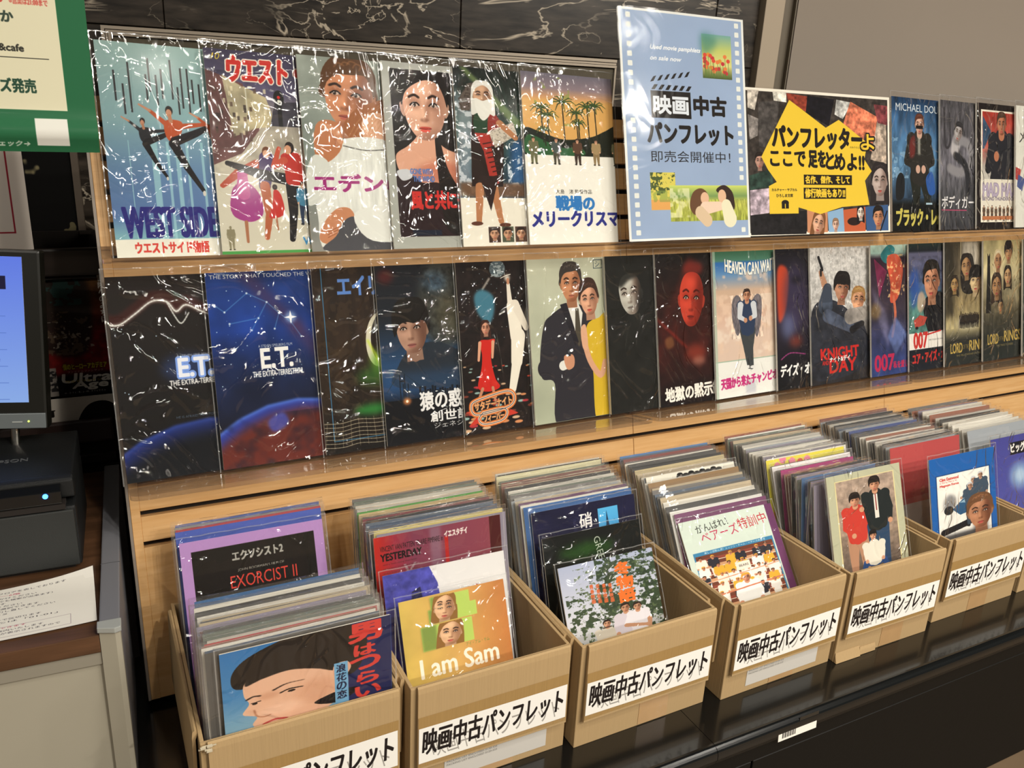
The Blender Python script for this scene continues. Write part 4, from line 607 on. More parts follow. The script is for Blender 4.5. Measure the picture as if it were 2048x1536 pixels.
def marble():
    m, nt, b = newmat('black_marble'); L = nt.links
    tc = nt.nodes.new('ShaderNodeTexCoord'); mp = nt.nodes.new('ShaderNodeMapping'); L.new(tc.outputs['Object'], mp.inputs[0]); mp.inputs['Scale'].default_value = (1, 1, 2.2); mp.inputs['Rotation'].default_value = (0, .18, 0)
    def vein(scale, width, dist, lo, hi, off):
        a = nt.nodes.new('ShaderNodeMapping'); a.inputs['Location'].default_value = (off, off*2, off*3); L.new(mp.outputs[0], a.inputs[0])
        n = nt.nodes.new('ShaderNodeTexNoise'); n.inputs['Scale'].default_value = scale; n.inputs['Detail'].default_value = 5; n.inputs['Roughness'].default_value = .55; n.inputs['Distortion'].default_value = dist; L.new(a.outputs[0], n.inputs['Vector'])
        s_ = nt.nodes.new('ShaderNodeMath'); s_.operation = 'SUBTRACT'; s_.inputs[1].default_value = .5; L.new(n.outputs[0], s_.inputs[0])
        ab = nt.nodes.new('ShaderNodeMath'); ab.operation = 'ABSOLUTE'; L.new(s_.outputs[0], ab.inputs[0])
        r = nt.nodes.new('ShaderNodeMapRange'); r.inputs['From Min'].default_value = 0; r.inputs['From Max'].default_value = width; r.inputs['To Min'].default_value = 1; r.inputs['To Max'].default_value = 0; L.new(ab.outputs[0], r.inputs[0])
        k = nt.nodes.new('ShaderNodeTexNoise'); k.inputs['Scale'].default_value = 2.6; k.inputs['Detail'].default_value = 3; L.new(a.outputs[0], k.inputs['Vector'])
        g = nt.nodes.new('ShaderNodeMapRange'); g.inputs['From Min'].default_value = lo; g.inputs['From Max'].default_value = hi; L.new(k.outputs[0], g.inputs[0])
        mu = nt.nodes.new('ShaderNodeMath'); mu.operation = 'MULTIPLY'; L.new(r.outputs[0], mu.inputs[0]); L.new(g.outputs[0], mu.inputs[1]); return mu
    v1 = vein(2.6, .011, 1.3, .40, .52, 0); v2 = vein(6, .008, .9, .46, .58, 4.3); mu = nt.nodes.new('ShaderNodeMath'); mu.operation = 'MAXIMUM'; L.new(v1.outputs[0], mu.inputs[0]); L.new(v2.outputs[0], mu.inputs[1])
    cn = nt.nodes.new('ShaderNodeTexNoise'); cn.inputs['Scale'].default_value = 12; cn.inputs['Detail'].default_value = 8; mp2 = nt.nodes.new('ShaderNodeMapping'); mp2.inputs['Scale'].default_value = (1, 1, 5); L.new(tc.outputs['Object'], mp2.inputs[0]); L.new(mp2.outputs[0], cn.inputs['Vector'])
    cr = nt.nodes.new('ShaderNodeValToRGB'); cr.color_ramp.elements[0].color = srgb('1e1914'); cr.color_ramp.elements[1].color = srgb('4c433a'); cr.color_ramp.elements[0].position = .35; cr.color_ramp.elements[1].position = .75; L.new(cn.outputs[0], cr.inputs[0])
    mm = nt.nodes.new('ShaderNodeMix'); mm.data_type = 'RGBA'; L.new(mu.outputs[0], mm.inputs[0]); L.new(cr.outputs[0], mm.inputs[6]); mm.inputs[7].default_value = srgb('d2c4ae'); L.new(mm.outputs[2], b.inputs['Base Color']); b.inputs['Roughness'].default_value = .3
    return m
def film(name, fac=1.35, tint=(1, 1, 1), rough=.07, crease=1.0, haze=.035, scale=26, ior=1.5, simple=False):
    """clear plastic: a see-through sheet with a glossy, creased skin"""
    m = bpy.data.materials.new(name); m.use_nodes = True; nt = m.node_tree; L = nt.links
    for q in list(nt.nodes): nt.nodes.remove(q)
    out = nt.nodes.new('ShaderNodeOutputMaterial'); tr = nt.nodes.new('ShaderNodeBsdfTransparent'); tr.inputs[0].default_value = tuple(tint)+(1,)
    gl = nt.nodes.new('ShaderNodeBsdfGlossy'); gl.inputs['Roughness'].default_value = rough; gl.inputs[0].default_value = (1, 1, 1, 1)
    ge = nt.nodes.new('ShaderNodeNewGeometry'); dt = nt.nodes.new('ShaderNodeVectorMath'); dt.operation = 'DOT_PRODUCT'; L.new(ge.outputs['Incoming'], dt.inputs[0]); L.new(ge.outputs['Normal'], dt.inputs[1])
    ab = nt.nodes.new('ShaderNodeMath'); ab.operation = 'ABSOLUTE'; L.new(dt.outputs['Value'], ab.inputs[0]); om = nt.nodes.new('ShaderNodeMath'); om.operation = 'SUBTRACT'; om.use_clamp = True; om.inputs[0].default_value = 1; L.new(ab.outputs[0], om.inputs[1])
    pw = nt.nodes.new('ShaderNodeMath'); pw.operation = 'POWER'; pw.inputs[1].default_value = 5; L.new(om.outputs[0], pw.inputs[0]); f0 = ((ior-1)/(ior+1))**2
    mu = nt.nodes.new('ShaderNodeMath'); mu.operation = 'MULTIPLY_ADD'; mu.use_clamp = True; mu.inputs[1].default_value = (1-f0)*fac; mu.inputs[2].default_value = f0*fac; L.new(pw.outputs[0], mu.inputs[0])
    m1 = nt.nodes.new('ShaderNodeMixShader'); L.new(mu.outputs[0], m1.inputs[0]); L.new(tr.outputs[0], m1.inputs[1]); L.new(gl.outputs[0], m1.inputs[2])
    df = nt.nodes.new('ShaderNodeBsdfDiffuse'); df.inputs[0].default_value = (.8, .8, .78, 1); m2 = nt.nodes.new('ShaderNodeMixShader'); m2.inputs[0].default_value = haze; L.new(m1.outputs[0], m2.inputs[1]); L.new(df.outputs[0], m2.inputs[2]); L.new(m2.outputs[0], out.inputs[0])
    if simple:
        tc = nt.nodes.new('ShaderNodeTexCoord'); n1 = nt.nodes.new('ShaderNodeTexNoise'); n1.inputs['Scale'].default_value = scale; n1.inputs['Detail'].default_value = 0; L.new(tc.outputs['Object'], n1.inputs['Vector'])
        bp = nt.nodes.new('ShaderNodeBump'); bp.inputs['Strength'].default_value = min(1, .5*crease); bp.inputs['Distance'].default_value = .006; L.new(n1.outputs[0], bp.inputs['Height']); L.new(bp.outputs[0], gl.inputs['Normal'])
    elif crease:
        tc = nt.nodes.new('ShaderNodeTexCoord'); oi = nt.nodes.new('ShaderNodeObjectInfo'); mp = nt.nodes.new('ShaderNodeMapping'); L.new(tc.outputs['Object'], mp.inputs[0])
        ad = nt.nodes.new('ShaderNodeVectorMath'); ad.operation = 'SCALE'; ad.inputs[0].default_value = (7, 13, 5); L.new(oi.outputs['Random'], ad.inputs['Scale']); L.new(ad.outputs[0], mp.inputs['Location'])
        n1 = nt.nodes.new('ShaderNodeTexNoise'); n1.inputs['Scale'].default_value = 9; n1.inputs['Detail'].default_value = 1; n1.inputs['Distortion'].default_value = .8; L.new(mp.outputs[0], n1.inputs['Vector'])
        mx = nt.nodes.new('ShaderNodeMix'); mx.data_type = 'RGBA'; mx.inputs[0].default_value = .35; L.new(mp.outputs[0], mx.inputs[6]); L.new(n1.outputs['Color'], mx.inputs[7])
        v = nt.nodes.new('ShaderNodeTexVoronoi'); v.feature = 'DISTANCE_TO_EDGE'; v.inputs['Scale'].default_value = scale*.42; L.new(mx.outputs[2], v.inputs['Vector'])
        rp = nt.nodes.new('ShaderNodeValToRGB'); rp.color_ramp.elements[0].color = (1, 1, 1, 1); rp.color_ramp.elements[1].color = (0, 0, 0, 1); rp.color_ramp.elements[1].position = .12; L.new(v.outputs['Distance'], rp.inputs[0])
        n2 = nt.nodes.new('ShaderNodeTexNoise'); n2.inputs['Scale'].default_value = scale; n2.inputs['Detail'].default_value = 1; n2.inputs['Distortion'].default_value = 1.0; ms = nt.nodes.new('ShaderNodeMapping'); ms.inputs['Rotation'].default_value = (0, .55, 0); ms.inputs['Scale'].default_value = (1.5, 1, .42); L.new(mp.outputs[0], ms.inputs[0]); L.new(ms.outputs[0], n2.inputs['Vector']); nm = nt.nodes.new('ShaderNodeMath'); nm.operation = 'MULTIPLY'; nm.inputs[1].default_value = .42; L.new(n2.outputs[0], nm.inputs[0])
        a2 = nt.nodes.new('ShaderNodeMath'); a2.operation = 'MULTIPLY_ADD'; a2.inputs[1].default_value = .35; L.new(rp.outputs[0], a2.inputs[0]); L.new(nm.outputs[0], a2.inputs[2])
        a3 = nt.nodes.new('ShaderNodeMath'); a3.operation = 'MULTIPLY_ADD'; a3.inputs[1].default_value = 3.0; L.new(n1.outputs[0], a3.inputs[0]); L.new(a2.outputs[0], a3.inputs[2])
        bp = nt.nodes.new('ShaderNodeBump'); bp.inputs['Strength'].default_value = min(1, .33*crease); bp.inputs['Distance'].default_value = .006; L.new(a3.outputs[0], bp.inputs['Height'])
        L.new(bp.outputs[0], gl.inputs['Normal']); L.new(bp.outputs[0], dt.inputs[1])
    MT[name] = m; return m
def printmat(name, art, rough=.38, coat=.15):
    m, nt, b = newmat(name); t = nt.nodes.new('ShaderNodeTexImage'); t.image = image_of(name, art); t.extension = 'EXTEND'
    nt.links.new(t.outputs[0], b.inputs['Base Color']); b.inputs['Roughness'].default_value = rough+.25; b.inputs['Specular IOR Level'].default_value = .15; b.inputs['Coat Weight'].default_value = coat*.3; b.inputs['Coat Roughness'].default_value = .12
    return m
SLEEVE = film('crinkled_clear_film', fac=1.2, haze=.002, crease=2.4, rough=.04); SEAM = film('heat_sealed_edge', fac=3.2, haze=.16, crease=1.2, rough=.12, scale=60, simple=True); LAMI = film('laminate_film', fac=1.2, crease=.25, rough=.1, haze=.004, scale=14); ACRY = film('clear_acrylic', fac=1.1, tint=(.95, .935, .92), rough=.02, crease=0, haze=.012)
SLEEVE2 = film('packed_clear_film', fac=1.8, crease=1.0, haze=.03, scale=45, simple=True)  # haze whitens the film in place of reflections between the stacked sleeves
M_PAGE = mat('page_paper', 'e6e0d2', .7, bump=.3, scale=900, stretch=(.02, 8, .02), var=.12); M_WHITE = mat('white_paper', 'eeebe2', .6)
M_WOOD = wood('maple_laminate', 'cfa067', 'dcb27c'); M_DARK = mat('dark_slot', '1c1510', .8)
M_ALU = mat('brushed_trim', '8c8278', .45, .2); M_BLACK = mat('glossy_black', '0b0e0f', .22, coat=.5, bump=.06, scale=14); M_BLACK2 = mat('matte_black_panel', '0c0b09', .55, spec=.25, bump=.15, scale=120, var=.15)
M_CARD = mat('cardboard', 'b0946a', .82, bump=.45, scale=1.0, stretch=(420, 420, 3), var=.07); M_CARD2 = mat('cardboard_tape', 'a2824f', .42, bump=.4, scale=1.0, stretch=(420, 420, 3), var=.1, coat=.3); M_CARDE = mat('cardboard_edge', '9c7f56', .9, bump=.9, scale=700, var=.25)
M_TAPE2 = mat('pale_packing_tape', 'b89468', .35, coat=.4, var=.06, scale=60)
# ---------------------------------------------------------------- mesh helpers
class MB:
    def __init__(s): s.bm = bmesh.new(); s.uv = None
    def box(s, x0, y0, z0, x1, y1, z1):
        v = [s.bm.verts.new(p) for p in ((x0, y0, z0), (x1, y0, z0), (x1, y1, z0), (x0, y1, z0), (x0, y0, z1), (x1, y0, z1), (x1, y1, z1), (x0, y1, z1))]
        for f in ((0, 3, 2, 1), (4, 5, 6, 7), (0, 1, 5, 4), (1, 2, 6, 5), (2, 3, 7, 6), (3, 0, 4, 7)): s.bm.faces.new([v[i] for i in f])
        return s
    def prism(s, pts, z0, z1, ax='z'):               # outline extruded along an axis
        def P(a, b, c): return {'z': (a, b, c), 'y': (a, c, b), 'x': (c, a, b)}[ax]
        lo = [s.bm.verts.new(P(a, b, z0)) for a, b in pts]; hi = [s.bm.verts.new(P(a, b, z1)) for a, b in pts]; n = len(pts)
        s.bm.faces.new(lo[::-1]); s.bm.faces.new(hi)
        for i in range(n): s.bm.faces.new((lo[i], lo[(i+1) % n], hi[(i+1) % n], hi[i]))
        return s
    def cyl(s, p0, p1, r, n=16, r1=None):
        p0, p1 = Vector(p0), Vector(p1); d = (p1-p0).normalized(); a = d.orthogonal().normalized(); b = d.cross(a); r1 = r if r1 is None else r1
        c = [(math.cos(6.28319*i/n), math.sin(6.28319*i/n)) for i in range(n)]
        lo = [s.bm.verts.new(p0+(a*x+b*y)*r) for x, y in c]; hi = [s.bm.verts.new(p1+(a*x+b*y)*r1) for x, y in c]
        s.bm.faces.new(lo[::-1]); s.bm.faces.new(hi)
        for i in range(n): s.bm.faces.new((lo[i], lo[(i+1) % n], hi[(i+1) % n], hi[i]))
        return s
    def grid(s, fn, nu, nv, close=False):
        v = [[s.bm.verts.new(fn(i/nu, j/nv)) for i in range(nu+1)] for j in range(nv+1)]; uv = s.bm.loops.layers.uv.verify()
        for j in range(nv):
            for i in range(nu):
                f = s.bm.faces.new((v[j][i], v[j][i+1], v[j+1][i+1], v[j+1][i])); f.smooth = True
                for l, (a, b) in zip(f.loops, ((i, j), (i+1, j), (i+1, j+1), (i, j+1))): l[uv].uv = (a/nu, b/nv)
        return s
    def mesh(s, name, mats, bevel=0, smooth=False, norm=True, seg=2):
        if bevel: bmesh.ops.bevel(s.bm, geom=[e for e in s.bm.edges], offset=bevel, segments=seg, affect='EDGES', profile=.6)
        if norm: bmesh.ops.recalc_face_normals(s.bm, faces=s.bm.faces)
        me = bpy.data.meshes.new(name)
        if smooth:
            for f in s.bm.faces: f.smooth = True
        s.bm.to_mesh(me); s.bm.free()
        for m in (mats if isinstance(mats, (list, tuple)) else [mats]): me.materials.append(m)
        return me
def link(name, me, parent=None, M=None):
    o = bpy.data.objects.new(name, me); COL.objects.link(o)
    if M is not None: o.matrix_world = M
    if parent is not None:
        o.parent = parent
    return o
def tag(o, label=None, cat=None, group=None, kind=None):
    if label: o['label'] = label
    if cat: o['category'] = cat
    if group: o['group'] = group
    if kind: o['kind'] = kind
    return o
def thing(name, label, cat, M, group=None):
    o = bpy.data.objects.new(name, None); COL.objects.link(o); o.matrix_world = M; o.empty_display_size = .02
    return tag(o, label, cat, group)
def struct(name, me, M=None): return tag(link(name, me, None, M), kind='structure')
def T(x=0, y=0, z=0): return Matrix.Translation((x, y, z))
def RX(a): return Matrix.Rotation(a, 4, 'X')
def RY(a): return Matrix.Rotation(a, 4, 'Y')
def RZ(a): return Matrix.Rotation(a, 4, 'Z')
PM = T(0, 0, Z0) @ Matrix(((1, 0, 0, 0), (0, -NV.y, UV.y, 0), (0, -NV.z, UV.z, 0), (0, 0, 0, 1)))   # panel frame: x right, y into the panel, z up the panel
def sheet(name, W, H, m, parent, y=0, t=.0006, x0=0, z0=0, bend=0, seed=0, back=None):
    """a printed sheet with thickness, its face towards -y, UVs across the whole face"""
    b = MB(); uv = b.bm.loops.layers.uv.verify(); nx, nz = (8, 8) if bend else (1, 1); rnd = random.Random(seed); ph = rnd.uniform(0, 6)
    def yy(u, v): return y-bend*(math.sin(3.1*u+ph)*.5+.5)*math.sin(3.14*u)*(.6+.4*math.sin(2.3*v+ph)) if bend else y
    F = [[b.bm.verts.new((x0+W*i/nx, yy(i/nx, j/nz)-t, z0+H*j/nz)) for i in range(nx+1)] for j in range(nz+1)]; B = [[b.bm.verts.new((x0+W*i/nx, yy(i/nx, j/nz), z0+H*j/nz)) for i in range(nx+1)] for j in range(nz+1)]
    for j in range(nz):
        for i in range(nx):
            f = b.bm.faces.new((F[j][i], F[j][i+1], F[j+1][i+1], F[j+1][i]))
            for l, (p, q) in zip(f.loops, ((i, j), (i+1, j), (i+1, j+1), (i, j+1))): l[uv].uv = (p/nx, q/nz)
            g = b.bm.faces.new((B[j][i], B[j+1][i], B[j+1][i+1], B[j][i+1])); g.material_index = 1
    def side(a, c, d, e): f = b.bm.faces.new((a, c, d, e)); f.material_index = 1
    for i in range(nx): side(F[0][i], B[0][i], B[0][i+1], F[0][i+1]); side(F[nz][i], F[nz][i+1], B[nz][i+1], B[nz][i])
    for j in range(nz): side(F[j][0], F[j+1][0], B[j+1][0], B[j][0]); side(F[j][nx], B[j][nx], B[j+1][nx], F[j+1][nx])
    return link(name, b.mesh(name, [m, back or M_WHITE], norm=False), parent)
def env(W, H, T_, mx, mt, seed, nu, nv, amp, mb=.003):
    """a plastic sleeve: front and back film joined at the rims, W x H content"""
    rnd = random.Random(seed); A = [(rnd.uniform(0, 6.3), rnd.uniform(2, 9), rnd.uniform(2, 9)) for _ in range(4)]
    P = [(rnd.random(), rnd.random(), rnd.uniform(-1, 1)) for _ in range(5)]
    def dz(u, v):
        e = min(1, 6*min(u, 1-u))*min(1, 8*min(v, 1-v)); s_ = sum(math.sin(a+u*b+v*c) for a, b, c in A)/4
        r = sum(math.exp(-((u-p)*math.cos(q*3)+(v-q)*math.sin(q*3))**2*900)*abs(w_) for p, q, w_ in P)*.6
        return e*(amp*(.45+.55*abs(s_))+amp*r)
    b = MB(); x0, x1, z0, z1 = -mx, W+mx, -mb, H+mt
    X = lambda u: x0+(x1-x0)*u; Zf = lambda v: z0+(z1-z0)*v
    b.grid(lambda u, v: (X(u), -.0009-dz(u, v), Zf(v)), nu, nv); b.grid(lambda u, v: (X(u), -.0009+(T_+.0015)*v, z1), max(2, nu//4), 1)
    for u0, s_ in ((0, 1), (1, -1)):
        b.bm.faces.new([b.bm.verts.new(p) for p in ((X(u0), -.0009, z0), (X(u0), T_+.0006, z0), (X(u0), T_+.0006, z1), (X(u0), -.0009, z1))])
    n0 = len(b.bm.faces)
    for u_ in (x0, x1-.0016): b.grid(lambda u, v: (u_+.0016*u, -.0013-.0003*math.sin(v*40), Zf(v)), 1, 18)
    b.grid(lambda u, v: (X(u), -.0013, z1-.0016+.0016*v+.0005*math.sin(u*31)), 18, 1)
    b.bm.faces.ensure_lookup_table()
    for f in b.bm.faces[n0:]: f.material_index = 1
    return b.mesh('sleeve', [SLEEVE, SEAM], norm=False)
NSEED = [100]
def pamphlet(label, M, art, W=.21, H=.297, Tk=.0045, group=None, cat='pamphlet', mx=.006, mt=.012, name='film_pamphlet', nu=22, nv=30, amp=.0016, pagecol=None):
    NSEED[0] += 1; sd = NSEED[0]
    t = thing(name, label, cat, M, group)
    m = printmat('print_'+art.__name__[2:], art())
    sheet('cover', W, H, m, t, y=.0003, t=.0004)
    link('pages', MB().box(.0005, .0003, .0005, W-.001, Tk, H-.0008).mesh('pages', M_PAGE), t)
    link('sleeve', env(W, H, Tk, mx, mt, sd, nu, nv, amp), t)
    return t
# ---------------------------------------------------------------- the room
SC.cycles.transparent_max_bounces = 32
SC.cycles.max_bounces = 5
SC.cycles.diffuse_bounces = 3
SC.cycles.glossy_bounces = 3
SC.cycles.use_adaptive_sampling = True
SC.cycles.adaptive_threshold = .04
WA = math.radians(12.9)
WM = T(1.2, .45, 0) @ RZ(-WA)          # store wall frame: x along the wall, y into it, z up
M_MARB = marble()
struct('floor', MB().box(-4, -4.5, -.05, 5, 2, 0).mesh('floor', mat('floor_tile', '6c5a45', .55, var=.35, scale=9, bump=.1)))
struct('ceiling', MB().box(-4, -4.5, CZ, 5, 2, CZ+.05).mesh('ceiling', mat('ceiling_paint', '6c6660', .9)))
wb = struct('wall_back', MB().box(-3.2, .032, 0, 3.4, .1, CZ).mesh('wall_back', mat('wall_core', '3a3630', .8)), WM)
for r_ in range(5):
    for c_ in range(-3, 4):
        x0 = -.41+.617*c_ ; z0 = [0, .117, .734, 1.351, 1.968][r_]; z1 = [.117, .734, 1.351, 1.968, CZ][r_]
        if x0 > .3: continue
        x1 = min(x0+.617, .319)
        link('tile', MB().box(x0+.0008, .004, z0+.0008, x1-.0008, .03, z1-.0008).mesh('tile', M_MARB, bevel=.0012, seg=1), wb)
struct('wall_right', MB().box(.408, -.018, 0, 3.4, .03, CZ).mesh('wall_right', mat('grey_partition', '978c80', .85, var=.05, scale=3)), WM)
tp = struct('trim_1', MB().box(.321, -.02, 0, .372, .03, CZ).mesh('trim', mat('beige_post', 'b6a690', .6), bevel=.002), WM)
struct('trim_2', MB().box(.3735, -.002, 0, .4065, .03, CZ).box(.3735, -.012, 0, .377, -.0025, CZ).box(.4035, -.016, 0, .4065, -.0025, CZ).mesh('trim', mat('dark_channel', '6c6252', .5)), WM)
# aluminium framed board hanging on the marble behind the top row
t = thing('framed_board', 'wide olive board in a ribbed aluminium frame on the marble wall', 'board', WM)
fx0, fx1, fz0, fz1 = -1.145, -.042, .62, 1.348
M_FR = mat('aluminium_frame', 'b2a594', .4, .35)
link('board', MB().box(fx0+.02, -.012, fz0+.01, fx1-.004, .003, fz1-.018).mesh('board', mat('olive_board', '58503f', .7, var=.1, scale=6)), t)
for k, (w0, w1, d) in enumerate(((0, .0062, -.018), (.0075, .0118, -.015), (.0130, .0180, -.019))):
    link('frame_rail', MB().box(fx0+w0, d, fz1-w1, fx1, .003, fz1-w0).mesh('frame_rail', M_FR), t)
    link('frame_stile', MB().box(fx0+w0, d, fz0, fx0+w1, .003, fz1-w1).mesh('frame_stile', M_FR), t)
link('frame_stile', MB().box(fx1-.004, -.018, fz0, fx1, .003, fz1-.018).mesh('frame_stile', M_FR), t)

# ---------------------------------------------------------------- slatwall display, leaning back
def slot(k): return .2065-.0471*k
t = thing('slatwall', 'maple slatwall display with dark slots leaning back on the black cabinet', 'display', PM @ T(0, 0, -.6))
tops = [.2914]+[slot(k)-.0045 for k in range(-1, 13)]; bots = [slot(k)+.0045 for k in range(-1, 13)]+[-.5996]
U0 = .6
for x0, x1 in ((.0375, .9255), (.9265, 1.6385), (1.6395, 2.6)):
    for a, b_ in zip(tops, bots):
        link('slat', MB().box(x0, 0, b_+U0, x1, .017, a+U0).mesh('slat', M_WOOD, bevel=.0006, seg=1), t)
link('stile', MB().box(.0245, 0, 0, .0375, .017, .2914+U0).mesh('stile', M_WOOD, bevel=.0006, seg=1), t)
link('end_trim', MB().box(.0205, -.001, 0, .0243, .03, .315+U0).mesh('end_trim', M_ALU), t)
link('top_rail', MB().box(.0245, .002, .2922+U0, 2.6, .03, .315+U0).mesh('top_rail', mat('dark_rail', '16130f', .5)), t)
link('back_board', MB().box(.0245, .0172, 0, 2.6, .024, .2915+U0).mesh('back_board', M_DARK), t)
for x in (.3, 1.2, 2.1): link('support', MB().box(x, .026, -.012, x+.04, .06, .8).mesh('support', M_BLACK2), t)
# acrylic shelves hooked into the slots
def acrylic(label, x0, x1, u, dpt):
    t = thing('acrylic_shelf', label, 'shelf', PM @ T(x0, 0, u), 'clear acrylic shelves hooked in the slatwall')
    W = x1-x0; r = .016; P = [(0, 0), (W, 0)]
    for k in range(7): a = math.pi/2*k/6; P.append((W-r+r*math.cos(a), -(dpt-r+r*math.sin(a))))
    for k in range(7): a = math.pi/2*(1+k/6); P.append((r+r*math.cos(a), -(dpt-r+r*math.sin(a))))
    P = [(a, b) for a, b in P]
    link('tray', MB().prism(P[::-1], -.0065, 0).mesh('tray', ACRY, bevel=.0006, seg=1), t)
    link('hook', MB().box(.0, -.004, 0, W, 0, .022).box(0, 0, .0155, W, .006, .018).mesh('hook', ACRY), t)
UU, UL = .0605, -.2625
acrylic('clear acrylic shelf under the top left row of pamphlets', .0225, .878, UU, .1)
acrylic('clear acrylic shelf under the blue and yellow posters', .905, 1.62, UU, .1)
acrylic('clear acrylic shelf under the pamphlets right of the yellow poster', 1.635, 2.5, UU, .1)
acrylic('clear acrylic shelf under the left part of the lower row', .0245, .905, UL, .104)
acrylic('clear acrylic shelf under the middle of the lower row', .914, 1.612, UL, .104)
acrylic('clear acrylic shelf under the right end of the lower row', 1.616, 2.5, UL, .104)
SG = 'film pamphlets standing on the top shelf'; LG = 'film pamphlets standing on the lower shelf'
def onpanel(label, x0, x1v, u, art, group, W=.21, H=.297, lift=.004, nl=.0245, tilt=.0, **k):
    """left edge lies over its left neighbour, right edge tucks under the next"""
    a = math.atan2(.014, W)
    pamphlet(label, PM @ T(x0, -nl, u+lift) @ RX(-.012) @ RY(tilt) @ RZ(a), art, W=W, H=H, group=group, **k)
TOP = [(.044, 'a_u1', 'blue pamphlet with leaping dancers and tall violet letters, leftmost of the top row'), (.186, 'a_u2', 'pamphlet with red katakana title and dancers in a street of tenements'), (.320, 'a_u3', 'grey pamphlet of a man holding a woman in a white sweater with magenta title'),
 (.4535, 'a_u4', 'grey-bordered pamphlet with a dark-haired woman staring and red title'), (.577, 'a_u5', 'pamphlet with a white-bearded robed man carrying a stone slab'), (.7045, 'a_u6', 'half-white pamphlet with palm trees at dusk, small soldiers and blue title')]
for x, a, l in TOP: onpanel(l, x, 0, UU, globals()[a], SG, W=.197 if a == 'a_u6' else .208)
RT = [(1.636, 'a_u7', 'dark blue pamphlet with a man in sunglasses and gold katakana'), (1.800, 'a_u8', 'charcoal pamphlet with an embracing pair and thin white title'), (1.933, 'a_u9', 'red pamphlet in a cream frame with a man dressed in black'), (2.083, 'a_u10', 'nearly blank white pamphlet at the right end of the top row')]
for x, a, l in RT: onpanel(l, x, 0, UU, globals()[a], SG, lift=.0075)
LOW = [(.0245, 'a_l1', 'black pamphlet with a glowing white line above a blue planet rim'), (.158, 'a_l2', 'deep blue pamphlet with star lines above a red and blue planet'), (.3155, 'a_l3', 'dark brown pamphlet with pale crescent, green glow and blue title'), (.418, 'a_l4', 'dark blue pamphlet with a curly-haired man above a night bridge'),
 (.5605, 'a_l5', 'black pamphlet with a dancer in a red dress over coloured floor lights'), (.697, 'a_l6', 'sage pamphlet with a suited man holding a pistol and a woman in yellow'), (.861, 'a_l7', 'near-black pamphlet with one grey face'), (.976, 'a_l8', 'dark red pamphlet with a glowing bald face and bold white title'),
 (1.1165, 'a_l9', 'pamphlet with a winged man among pink clouds and magenta title'), (1.283, 'a_l10', 'black and orange pamphlet with slanting white katakana'), (1.382, 'a_l11', 'pale grey pamphlet with an armed couple and big red title'), (1.568, 'a_l12', 'pamphlet with a magenta wedge, orange figure and red numerals'),
 (1.694, 'a_l13', 'pamphlet with a dark-haired man above a white band with red numerals'), (1.820, 'a_l14', 'brown pamphlet with three faces above a line of walkers and gold title'), (1.964, 'a_l15', 'tan pamphlet with a dark tower and five faces over gold title'), (2.123, 'a_l16', 'dark green pamphlet edge at the right end of the lower row')]
for x, a, l in LOW: onpanel(l, x, 0, UL, globals()[a], LG, W=.205)
def poster(name, label, M, art, W, H, group=None, bor=.003, bend=.004, lam=True):
    t = thing(name, label, 'poster', M, group); sheet('print', W, H, printmat('print_'+art.__name__[2:], art(), .5, .0), t, y=0, bend=bend, seed=3)
    if lam:
        b = MB(); ph = random.Random(3).uniform(0, 6)
        def yy(u, v): u = min(1, max(0, u)); v = min(1, max(0, v)); return -.0012-bend*(math.sin(3.1*u+ph)*.5+.5)*math.sin(3.14*u)*(.6+.4*math.sin(2.3*v+ph))
        b.grid(lambda u, v: (-bor+(W+2*bor)*u, yy(u, v), -bor+(H+2*bor)*v), 14, 16); link('laminate', b.mesh('laminate', LAMI, norm=False), t)
    return t
poster('sale_poster', 'tall laminated blue poster with film perforations announcing the pamphlet sale', PM @ T(.8985, -.05, UU+.002) @ RX(-.02) @ RY(-.004), a_blue, .292, .4175)
poster('collage_poster', 'wide laminated poster with yellow burst over a collage of film covers', PM @ T(1.196, -.034, UU+.006) @ RX(-.012), a_yel, .42, .292)

# ---------------------------------------------------------------- black cabinet under the boxes
TZ = .341
t = thing('display_cabinet', 'low glossy black cabinet carrying the row of cardboard boxes', 'cabinet', T(-.02, -.55, 0))
P = [(.55, TZ), (.0, TZ)]; r = .014
for k in range(1, 8): a = math.pi/2*k/7; P.append((-r*math.sin(a), TZ-r+r*math.cos(a)))
P += [(-r, TZ-.02), (-r+.004, TZ-.03), (.55, TZ-.03)]
for x0, x1 in ((0, .79), (.791, 2.6)): link('cabinet_top', MB().prism([(a, b) for a, b in P], x0, x1, 'x').mesh('cabinet_top', M_BLACK, smooth=False), t)
link('apron', MB().box(0, -.004, TZ-.062, 2.6, .02, TZ-.0302).mesh('apron', M_BLACK2), t)
for x0, x1 in ((0, .8745), (.8785, 2.6)): link('door', MB().box(x0, -.004, .002, x1, .014, TZ-.0635).mesh('door', M_BLACK2, bevel=.001, seg=1), t)
link('carcass', MB().box(.004, .0205, 0, 2.596, .54, TZ-.031).mesh('carcass', M_BLACK2), t)
t = thing('barcode_tag', 'small white asset tag with barcode on the cabinet front edge', 'tag', T(.893, -.5645, TZ-.0225) @ RX(-.1))
link('tag_paper', MB().box(0, 0, -.008, .082, .0006, .011).mesh('tag_paper', M_WHITE), t)
b = MB()
for i in range(16): b.box(.008+i*.0018, -.0003, -.004, .008+i*.0018+.0006+.0006*(i % 3 == 0), 0, .007)
tag(link('barcode', b.mesh('barcode', mat('ink_black', '1c1a18', .6)), t), kind='stuff')
link('worn_tape', MB().box(.045, .0008, .009, .086, .0012, .021).mesh('worn_tape', mat('tape_film', '2c2822', .3)), t)

